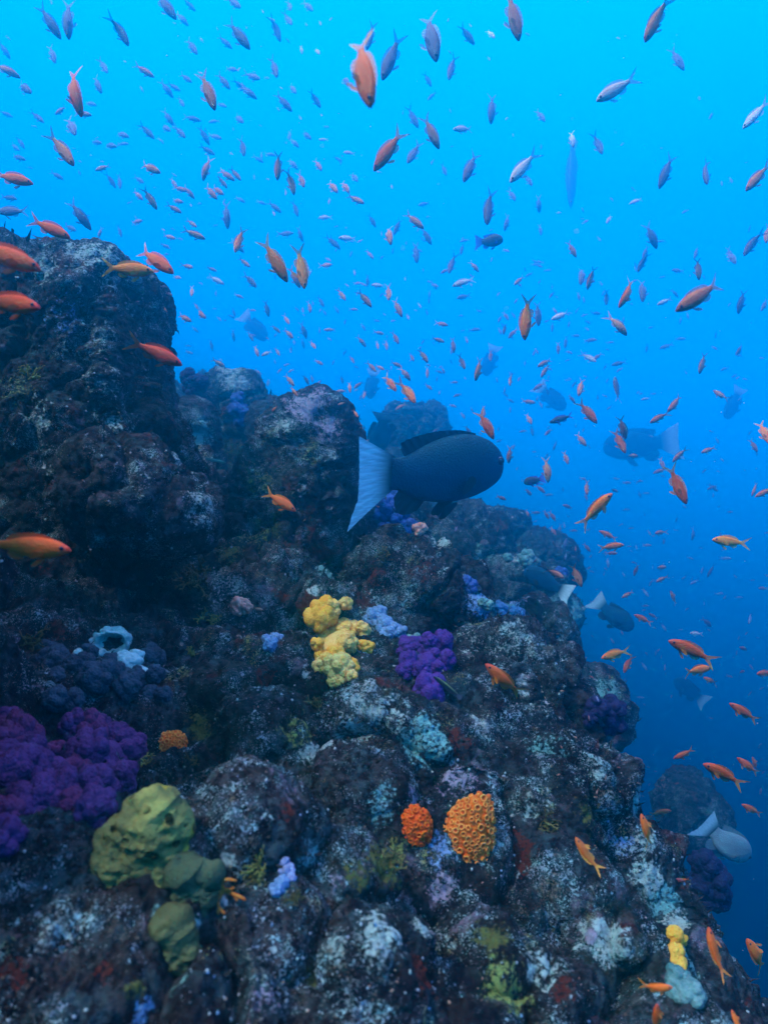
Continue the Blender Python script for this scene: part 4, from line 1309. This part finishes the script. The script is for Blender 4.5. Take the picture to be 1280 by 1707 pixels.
# photo positions: (x, y, length, heading, kind); block coordinates are twice the photo's, measured from the block's corner
HERO = [  # photo pixels directly; kind letter, then optional bend index
    (2, 424, 130, 20, 'o'), (12, 505, 125, 11, 'o'), (212, 449, 92, 6, 'a'), (258, 433, 84, 37, 'o'), (82, 380, 78, 25, 'o'), (20, 297, 72, 14, 'o'), (258, 587, 98, 25, 'o'), (466, 835, 66, 32, 'o'),
    (40, 911, 152, 6, 'o'), (457, 432, 86, 60, 'a'), (502, 444, 76, 82, 'a'), (491, 462, 36, 62, 'o'), (841, 1136, 88, 222, 'o'), (809, 707, 58, 62, 'o'), (1127, 806, 76, 66, 'o'), (990, 851, 80, 314, 'o'),
    (1168, 492, 104, 147, 'p'), (877, 528, 76, 92, 'o', 3), (1029, 541, 50, 42, 'p'), (1046, 488, 56, 118, 'o'), (978, 686, 52, 52, 'o'), (650, 638, 38, 58, 'o'), (679, 653, 50, 58, 'o'), (668, 678, 22, 150, 'a'),
    (1217, 903, 66, 186, 'a'), (1154, 1085, 88, 203, 'o'), (1160, 1117, 56, 356, 'o'), (1184, 1135, 28, 205, 'o'), (1025, 1090, 54, 168, 'a'), (1046, 1106, 34, 118, 'o', 4), (1240, 1188, 56, 212, 'o'), (1206, 1290, 80, 206, 'o'),
    (1247, 1278, 44, 218, 'o'), (1258, 1274, 26, 250, 'o'), (1253, 1350, 40, 207, 'o'), (979, 1427, 72, 236, 'a', 1), (1098, 1354, 40, 352, 'o'), (1078, 1386, 62, 252, 'o', 3), (1138, 1467, 24, 160, 'o'), (1191, 1590, 84, 258, 'o', 1),
    (1262, 1594, 80, 238, 'o'), (1092, 1647, 54, 352, 'o', 4), (1094, 1698, 56, 268, 'o'), (1228, 1706, 40, 250, 'o'), (1140, 1257, 38, 148, 'o'), (1072, 1032, 32, 205, 'o'), (1088, 1027, 18, 210, 'p'), (1017, 911, 42, 352, 'o'),
    (1014, 892, 32, 205, 'o'), (960, 958, 46, 66, 'p'), (924, 955, 36, 30, 'p'), (1273, 720, 46, 78, 'o'), (1125, 672, 42, 132, 'p'), (1098, 696, 38, 150, 'p', 4), (1201, 659, 28, 222, 'p'), (1032, 735, 46, 68, 'o'), (1037, 712, 42, 66, 'p'),
    (1275, 820, 34, 150, 'o'), (1274, 1122, 36, 180, 'o'), (1240, 1082, 22, 200, 'o'), (1250, 1155, 14, 120, 'o'), (1122, 997, 28, 245, 'p'), (1046, 991, 24, 150, 'p'), (649, 249, 86, 127, 'o'), (718, 219, 60, 62, 'p'),
    (604, 112, 150, 80, 'o'), (399, 400, 48, 104, 'o'), (123, 150, 84, 78, 'o', 4), (346, 150, 72, 70, 'p'), (103, 248, 74, 54, 'p'), (855, 24, 86, 76, 'p'), (1094, 30, 86, 116, 'p', 3), (1028, 148, 84, 148, 'w', 3), (430, 1015, 18, 10, 'o'),
    (1136, 1468, 22, 200, 'o'),
]
BLOCKS = {
    (0, 0): """165 70 120 58 b;15 165 60 60 b;400 100 116 60 b;550 15 120 52 b;20 232 85 22 p;80 292 90 40 b;205 368 52 160 p;275 380 64 8 p;238 420 95 62 b;480 235 72 28 p;70 475 50 60 b;50 490 50 40 b;60 525 60 20 b;
345 560 58 165 p;370 600 60 60 b;400 605 55 85 b;500 560 90 30 p;190 585 50 30 b;465 600 50 40 b;460 650 55 45 p;500 660 78 60 p;455 740 48 0 p;265 715 110 55 b 3;45 705 120 182 b;30 660 60 10 b;
235 760 55 30 b;335 775 36 120 p;400 770 45 75 b;645 780 80 20 p;565 790 50 20 p;550 820 35 20 p;580 610 45 60 p;630 640 52 50 p;600 630 55 20 p;590 670 50 20 p;580 695 60 30 p;640 745 48 40 p;
702 640 74 50 p;725 635 62 40 p;755 583 66 34 p;785 580 54 48 p;740 605 50 50 p;688 560 80 112 p;755 715 90 88 b;690 500 60 30 b;810 490 75 80 b;928 552 88 96 p;970 605 85 76 p;1005 600 66 72 p;1060 550 54 60 p;975 545 55 50 b;
1108 622 66 55 p;1150 622 62 62 p;1185 665 68 27 p;1085 725 50 182 w;1160 795 62 172 w;1105 805 60 45 b;1165 510 42 192 w;1080 466 36 182 w;1057 170 40 62 w;1005 165 36 80 w;1240 735 52 60 b;985 695 60 72 b;915 690 60 40 b;870 675 36 20 b;
800 665 40 30 b;980 475 50 46 b;1020 450 55 46 b;965 450 45 90 b;950 780 60 0 b;1000 780 50 70 b;1180 590 52 60 b;1125 530 36 30 b;900 515 42 10 b;860 530 42 30 b;1235 120 95 105 b;640 155 76 58 b;795 115 125 52 b;
750 140 60 40 b;770 230 50 20 b;840 255 70 30 b;745 270 72 52 b;825 305 76 36 b;800 285 60 30 b;555 295 64 52 b;580 290 52 30 b;620 260 55 40 b;605 340 46 60 b;740 350 42 30 b;715 405 42 180 b;640 395 58 8 b;795 395 60 50 b;
560 390 64 56 b;600 440 66 50 b;550 425 58 40 b;490 437 72 46 b;680 450 64 60 b;715 455 56 20 b;405 448 64 25 b;320 475 52 20 b;365 485 62 20 b;410 480 42 0 b;345 220 68 60 b;325 280 74 66 b;945 340 80 46 b;975 295 54 60 b;
1050 330 66 55 b;915 225 84 76 b;920 95 84 70 b;965 20 54 76 b;1025 20 62 50 b;960 65 62 60 b;780 10 74 46 b;630 15 54 40 b;1150 265 62 72 b;605 60 64 46 b;20 380 46 20 b;125 390 60 40 b;300 345 52 20 b;175 180 74 72 b;790 820 60 40 b;228 60 130 92 b""",
    (640, 0): """25 190 165 112 b;155 115 200 80 b;275 115 80 46 b;225 225 96 102 b;975 195 96 62 b;1240 380 110 132 w 3;95 390 80 62 b;265 430 76 165 w;360 360 100 92 b;520 385 58 60 b;100 510 96 118 b;
288 555 124 112 b;465 555 146 130 w 3;480 600 54 62 b;712 480 84 72 b;625 462 66 80 w 4;940 570 122 110 b;1070 575 104 96 b;1245 590 124 130 p;348 690 134 96 b;200 565 48 70 b;425 650 54 66 b;160 320 46 130 b;145 265 52 60 b;
135 680 46 160 b;100 735 84 40 p;140 785 72 60 b;15 780 84 80 p;45 755 62 112 b;270 802 36 170 b;625 830 64 60 p;890 785 94 60 b;925 805 32 180 b;1225 810 110 124 b;1275 780 70 100 p;750 730 42 122 w;840 670 46 160 w;580 710 22 0 w;
520 765 42 80 b;515 680 52 80 b;410 740 62 104 b;105 840 64 86 b;870 840 54 110 b;1040 840 52 110 b;1150 845 54 82 b;260 830 42 100 b;355 112 50 60 w;1090 385 40 120 b;1155 600 30 90 b;410 395 20 130 w""",
    (0, 400): """815 75 50 40 p;720 133 60 28 w;640 170 44 86 p;668 245 58 46 p;655 220 34 60 p;615 260 60 30 p;625 88 48 20 p;705 97 38 20 p;835 135 74 50 b;795 187 34 20 p;1085 85 48 5 p;1115 10 54 46 b;1232 48 42 50 p;1138 182 54 56 p;1215 195 76 50 p;
1262 152 50 190 w;1210 148 28 20 p;1225 135 42 90 b;1032 222 46 80 p;1070 205 46 62 b;1178 232 32 0 p;1122 232 34 60 b;1082 242 26 60 b;955 265 44 60 p;920 297 40 40 p;962 312 50 46 p;1100 300 42 182 p;890 228 58 80 b;840 235 26 0 p;
780 240 34 80 b;730 262 26 50 w;770 255 26 20 b;650 298 34 40 b;778 318 38 86 b;835 320 44 60 b;855 370 44 70 p;890 378 42 160 w;925 372 36 62 p;1043 350 38 56 p;1012 300 56 72 b;1010 345 34 80 b;1205 338 44 50 p;1210 290 34 60 b;
1262 310 38 10 p;1258 350 34 80 p;1062 408 38 30 p;1173 398 34 60 p;1112 408 22 110 b;728 410 48 30 p;630 375 34 20 b;705 350 38 82 b;860 440 28 40 p;1238 422 50 50 p;1265 425 38 30 p;1195 483 40 142 p;1138 505 44 174 p;1165 490 42 82 p;
1215 515 32 100 p;1065 475 28 130 p;965 467 54 52 p;980 505 44 52 p;1020 465 38 62 p;1040 462 32 80 b;1140 465 32 80 b;875 480 38 92 b;895 475 32 92 b;1185 578 32 60 p;1140 545 28 160 p;590 125 36 20 p;565 180 30 30 b;1190 145 30 0 p""",
    (640, 400): """108 45 64 86 b;225 80 76 106 b;205 103 34 160 p;300 88 48 46 p;265 140 76 165 w;165 150 38 52 b;265 190 52 160 b;118 218 26 60 w;45 225 74 66 p;15 175 64 90 p;190 280 50 15 p;178 333 50 16 p;143 240 26 80 b;255 253 22 0 b;
300 300 42 0 b;405 253 38 60 p;402 297 38 100 p;430 310 44 132 p;512 245 84 85 b;590 252 76 155 w;450 135 50 136 p;485 115 32 150 b;503 82 34 0 b;543 102 28 0 b;660 115 80 102 b;688 125 74 100 p;740 190 54 86 b;705 245 38 0 b;
862 72 70 112 b;862 165 94 96 b;935 205 54 156 w;980 103 48 182 b;968 178 38 40 b;1045 95 74 76 p;1155 55 64 76 b;1190 205 76 92 b;1268 215 56 120 b;1225 20 74 130 b;985 330 38 0 b;1185 365 58 130 b;1060 410 70 95 p;875 360 30 90 b;
940 355 48 160 b;580 360 44 90 p;605 340 44 92 b;637 320 34 0 b;685 335 44 0 b;752 342 28 0 b;783 412 48 170 b;680 392 58 38 w;710 390 44 140 p;535 410 60 150 p;537 435 54 120 p;655 490 70 106 p;625 530 40 50 p;518 488 44 152 p;
775 500 94 268 b;480 540 50 10 p;420 465 50 96 p;403 515 28 40 b;420 535 32 30 b;482 595 46 70 p;493 635 38 80 b;465 638 28 170 p;548 640 38 140 p;570 685 38 112 b;655 665 60 56 p;872 530 34 170 w;1135 430 34 160 b;315 430 80 102 p;
355 385 44 92 p;258 405 60 66 p;230 350 54 82 p;275 333 28 80 p;130 385 60 56 p;92 390 34 62 p;70 445 60 52 p;40 415 44 22 p;38 325 54 66 p;8 350 38 82 p;145 440 44 92 p;148 490 34 42 p;232 475 28 0 p;245 518 32 160 p;228 553 28 22 p;
262 585 28 60 p;293 567 24 60 p;332 570 46 92 p;280 635 40 56 p;418 715 60 92 p;432 690 24 120 p;385 670 28 160 b;542 765 90 82 p;605 725 50 76 p;500 800 54 0 p;520 830 44 40 p;480 840 34 52 p;545 850 34 0 b;675 825 54 92 p;735 853 34 170 o;
765 835 34 20 p;808 810 32 0 p;850 805 28 0 p;920 770 44 160 p 4;925 745 44 82 p;985 715 70 132 p;1080 700 56 158 p 3;1230 685 54 60 p;1095 825 44 160 b;1235 830 54 112 p;870 845 24 0 b;1125 733 18 60 b;825 720 50 0 p;430 250 30 60 b;560 290 34 90 b""",
    (640, 800): """390 60 40 22 p;480 40 34 40 p;560 120 44 60 p;540 115 38 60 p;563 170 34 60 p;585 165 48 100 b;605 205 44 100 b;613 90 40 200 p;630 170 32 0 p;675 225 40 52 p;683 40 0 90 p;505 110 34 0 p;477 110 24 80 p;803 100 34 0 b;875 218 28 0 p;
920 175 48 172 p;932 203 26 90 p;1030 180 48 92 b;1150 108 28 0 p;1135 262 38 0 b;1095 25 44 40 b;925 330 48 152 p;920 292 48 0 p;840 300 44 100 p;825 340 0 150 o;755 245 44 0 p;745 275 38 90 b;685 293 26 150 p;1090 300 54 112 b;
1225 335 24 0 b;1262 362 38 182 p;1035 340 38 150 b;1075 475 54 40 b;1040 512 48 185 w;1115 380 38 0 b;1180 392 28 0 b;870 375 34 60 b;1220 460 44 120 b;930 490 34 60 b;870 420 24 0 p;1150 655 28 20 p;1190 640 34 0 p;935 625 20 90 p;
865 620 34 60 b;850 725 28 0 b;760 245 30 20 p;985 500 24 0 b;905 575 26 90 b;1060 300 30 110 b;815 222 18 0 p;840 224 20 90 b;600 150 24 90 b""",
}
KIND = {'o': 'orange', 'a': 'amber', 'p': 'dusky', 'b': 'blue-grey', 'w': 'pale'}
fishes = [(f[0], f[1], f[2], f[3], f[4], f[5] if len(f) > 5 else None) for f in HERO]
for (ox, oy), txt in BLOCKS.items():
    for row in txt.replace('\n', '').split(';'):
        q = row.split()
        if float(q[2]) < 1: continue
        fishes.append((ox + float(q[0]) / 2, oy + float(q[1]) / 2, float(q[2]) / 2, float(q[3]), q[4], int(q[5]) if len(q) > 5 else None))

HEAD = ['heading right', 'diving right', 'diving', 'diving left', 'heading left', 'rising left', 'rising', 'rising right']
ORD = ['first', 'second', 'third', 'fourth', 'fifth', 'sixth', 'seventh', 'eighth', 'ninth', 'tenth', 'eleventh', 'twelfth', 'thirteenth']


def zone(x, y):
    if y < 600:
        col = 'the rock pillar' if x < 320 else 'the pointed boulder' if x < 600 else 'the big grey fish' if x < 850 else 'the open drop-off'
        row = 'topmost over' if y < 110 else 'very high over' if y < 200 else 'high over' if y < 300 else 'midway over' if y < 400 else 'low over' if y < 500 else 'closely over'
        return row + ' ' + col
    if x < 620: return 'round the pointed boulder'
    if x < 860: return 'round the big grey fish' if y < 900 else 'before the big rounded boulder'
    row = 'high by' if y < 720 else 'midway by' if y < 840 else 'low by' if y < 1000 else 'deep by' if y < 1200 else 'bottommost by'
    return row + (' the drop-off' if x < 1080 else ' the right border')


fishes.sort(key=lambda f: -f[2])
single, rest = fishes[:300], fishes[300:]
keys = {}
for i, f in enumerate(single):
    keys.setdefault((KIND[f[4]], HEAD[int(((f[3] + 22.5) % 360) // 45)], zone(f[0], f[1])), []).append(i)
names = {}
for (k, h, z), ids in keys.items():
    ids.sort(key=lambda i: single[i][0])
    for n_, i in enumerate(ids):
        pos = '' if len(ids) == 1 else (' leftmost of its like,' if n_ == 0 else ' rightmost of its like,' if n_ == len(ids) - 1 else f' {ORD[n_]} from left of its like,')
        size = 'large ' if single[i][2] > 70 else ''
        names[i] = f'{size}{k} anthias {h},{pos} {z}'


def depth_for(L, kind):
    real = {'o': 0.105, 'a': 0.105, 'p': 0.10, 'b': 0.135, 'w': 0.11}[kind] * random.uniform(0.9, 1.12)
    return real * F / L


for i, (x, y, L, a, k, bend) in enumerate(single):
    d = min(max(depth_for(L, k), 0.75), 8.5)
    zmax = 6.1
    if (853.5 - y) / F * d > zmax: d = zmax * F / (853.5 - y)
    b = bend if bend is not None else random.choice([1, 2, 2, 3] if L > 60 else [0, 1, 1, 2, 2, 3, 3, 4])
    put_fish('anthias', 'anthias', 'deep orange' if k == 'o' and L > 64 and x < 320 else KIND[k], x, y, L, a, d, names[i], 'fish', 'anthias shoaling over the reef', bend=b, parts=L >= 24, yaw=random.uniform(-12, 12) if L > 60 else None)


# the farthest of the shoal, too small and too many to count
def shoal():
    pts = list(rest)
    rg = np.random.default_rng(21)
    near = [f for f in fishes]
    for _ in range(330):
        f = near[rg.integers(len(near))]
        x, y = f[0] + rg.normal(0, 60), f[1] + rg.normal(0, 55)
        if y > 640 and x < 860 or x < 0 or x > 1280 or y < 0 or y > 1200: continue
        pts.append((x, y, rg.uniform(7, 13), f[3] + rg.normal(0, 25), 'p' if rg.random() < 0.5 else 'b', None))
    for _ in range(110):
        pts.append((rg.normal(830, 190), rg.normal(560, 130), rg.uniform(8, 15), rg.normal(70, 50), 'p' if rg.random() < 0.7 else 'b', None))
    for _ in range(70):
        pts.append((rg.uniform(900, 1280), rg.uniform(880, 1330), rg.uniform(6, 12), rg.uniform(0, 360), 'p', None))
    av, af, am, off = [], [], [], 0
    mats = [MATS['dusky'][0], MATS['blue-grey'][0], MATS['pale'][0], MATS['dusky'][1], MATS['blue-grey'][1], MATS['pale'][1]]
    base = []
    for nm, V, Q in SHAPES['anthias']:
        if nm in ('body', 'tail_fin', 'dorsal_fin', 'anal_fin'):
            base.append((nm, np.array(V, float), Q))
    for x, y, L, a, k, bend in pts:
        d = min(max(depth_for(L, k), 2.5), 10.5)
        if (853.5 - y) / F * d > 6.1: d = 6.1 * F / (853.5 - y)
        _, _, dr = hit(x, y, 99)
        if d > dr * 0.95: d = dr * 0.93 - 0.03
        yaw = rg.uniform(-30, 30)
        M = np.array(Matrix.Translation(at(x, y, d)) @ fish_frame(x, y, d, a, yaw, rg.uniform(-35, 35)) @ Matrix.Scale(L * d / F / math.cos(R(yaw)), 4))
        mi = {'p': 0, 'o': 0, 'a': 0, 'b': 1, 'w': 2}[k]
        bd = BENDS[rg.integers(1, 4)]
        for nm, V, Q in base:
            v = V.copy()
            v[:, 1] += bd * np.maximum(0.12 - v[:, 0], 0) ** 2
            av.append(v @ M[:3, :3].T + M[:3, 3]); af.append(Q + off); am += [mi if nm == 'body' else mi + 3] * len(Q); off += len(v)
    tag(link('distant_shoal', mesh_np('distant_shoal', np.concatenate(av), np.concatenate(af), mats, face_mat=am)), 'the tiny far fish of the shoal, fading into blue water', 'fish shoal', kind='stuff')


shoal()

# the big grey chub and its kind
CH = 'grey chubs with white tails'
put_fish('chub', 'chub', 'chub', 713, 785, 262, -2, 2.28, 'big dark grey chub with a broad white tail, in front of the reef crest', group=CH, yaw=24, roll=0, bend=1)
put_fish('chub', 'chub', 'chub', 1021, 1024, 78, 42, 5.8, 'dark chub with a white tail hovering off the edge of the drop-off', group=CH, yaw=-10, roll=0, bend=2)
put_fish('chub', 'chub', 'chub', 912, 970, 84, 205, 5.0, 'faint chub, white tail outward, crossing the far shoulder of the reef', group=CH, yaw=10, roll=0, bend=3)
put_fish('chub', 'chub', 'pale chub', 1208, 1402, 112, 42, 3.0, 'pale chub with a white tail swimming down by the lower drop-off', group=CH, yaw=12, roll=0, bend=2)
put_fish('chub', 'chub', 'chub', 1068, 741, 118, 172, 12.0, 'hazy grey chub heading left with dusky anthias before it', group=CH, yaw=14, roll=0, bend=2)
put_fish('chub', 'chub', 'chub', 636, 718, 66, 100, 6.0, 'dark chub seen end-on, head down, left of the hazy column', group=CH, yaw=45, roll=0, bend=3)
put_fish('chub', 'chub', 'chub', 1150, 1152, 62, 215, 9.5, 'ghostly chub deep in the blue below the open water', group=CH, yaw=10, roll=0, bend=2)
put_fish('chub', 'chub', 'chub', 918, 662, 62, 45, 11.5, 'far chub dimly seen right of the round-topped column', group=CH, yaw=0, roll=0, bend=2)
put_fish('chub', 'chub', 'chub', 1222, 672, 58, 112, 12.0, 'far chub dimly seen near the right border', group=CH, yaw=0, roll=0, bend=2)
put_fish('slim_fish', 'wrasse', 'damsel', 953, 288, 118, 92, 10.2, 'far slim fish nose down, a dim streak high in open water', yaw=0, roll=0, bend=2)
put_fish('chub', 'chub', 'chub', 424, 545, 60, 50, 11.5, 'far chub dimly seen between the pillar and the pointed boulder', group=CH, yaw=0, roll=0, bend=2)
put_fish('chub', 'chub', 'chub', 620, 640, 50, 95, 11.5, 'far chub dimly seen over the pointed boulder', group=CH, yaw=0, roll=0, bend=2)
put_fish('chub', 'chub', 'chub', 817, 601, 54, 105, 11.5, 'far chub dimly seen above the head of the big grey fish', group=CH, yaw=0, roll=0, bend=2)
put_fish('damselfish', 'chub', 'damsel', 815, 402, 48, -6, 3.0, 'dark damselfish with a violet tail, high above the head of the big grey fish', yaw=10, roll=0, bend=2)
put_fish('damselfish', 'anthias', 'damsel', 936, 698, 42, 162, 3.2, 'dark blue fish with a violet tail, right above the nose of the big grey fish', yaw=10, roll=0, bend=2)
put_fish('damselfish', 'chub', 'damsel', 890, 801, 34, 165, 3.2, 'small dark blue damselfish among dusky anthias right of the big grey fish', yaw=10, roll=0, bend=2)
put_fish('wrasse', 'wrasse', 'wrasse', 745, 1145, 60, 219, 1.85, 'thin dark cleaner wrasse with a pale green back against the purple soft coral', yaw=-8, roll=20, bend=3)
put_fish('wrasse', 'wrasse', 'teal wrasse', 360, 768, 36, 12, 2.9, 'small teal wrasse in the gully left of the pointed boulder', yaw=5, roll=0, bend=2)


def drifting():
    rg = np.random.default_rng(5)
    n = 420
    d, f = ico(1)
    dist = rg.uniform(0.5, 6.5, n)
    p = np.stack([(rg.uniform(-60, 1340, n) - 640) / F * dist, dist, (853.5 - rg.uniform(-40, 1740, n)) / F * dist], 1)
    r = rg.lognormal(math.log(0.0007), 0.4, n) * (0.5 + dist * 0.4)
    V = d[None] * (r[:, None, None] * rg.uniform(0.5, 1.3, (n, 1, 3))) + p[:, None, :]
    F3 = (f[None] + (np.arange(n) * len(d))[:, None, None]).reshape(-1, 3)
    tag(link('drifting_specks', mesh_np('drifting_specks', V.reshape(-1, 3), F3, plain('drifting_speck', (0.55, 0.6, 0.6), 0.8))), 'tiny pale specks drifting in the water', 'particles', kind='stuff')


drifting()


# ------------------------------------------------------------------ the water itself
BBOX_TOP = 6.5


def build_haze():
    m, nt, b = new_mat('sea_water')
    nt.nodes.remove(b)
    v = nt.nodes.new('ShaderNodeVolumePrincipled')
    v.inputs['Color'].default_value = (0.0, 0.72, 0.89, 1)
    v.inputs['Absorption Color'].default_value = (0, 0, 0, 1)
    v.inputs['Density'].default_value = 0.145
    v.inputs['Anisotropy'].default_value = 0.9
    nt.links.new(v.outputs[0], nt.nodes['Material Output'].inputs['Volume'])
    m.cycles.homogeneous_volume = True
    x0, x1, y0, y1, z0, z1 = -15, 15, -2.0, 15, -13.5, BBOX_TOP
    vs = [(x, y, z) for x in (x0, x1) for y in (y0, y1) for z in (z0, z1)]
    fs = [(0, 1, 3, 2), (4, 6, 7, 5), (0, 4, 5, 1), (2, 3, 7, 6), (0, 2, 6, 4), (1, 5, 7, 3)]
    me = bpy.data.meshes.new('haze')
    me.from_pydata(vs, [], fs)
    me.materials.append(m)
    tag(link('haze', me), 'clear blue sea water over the reef', kind='stuff')


build_haze()
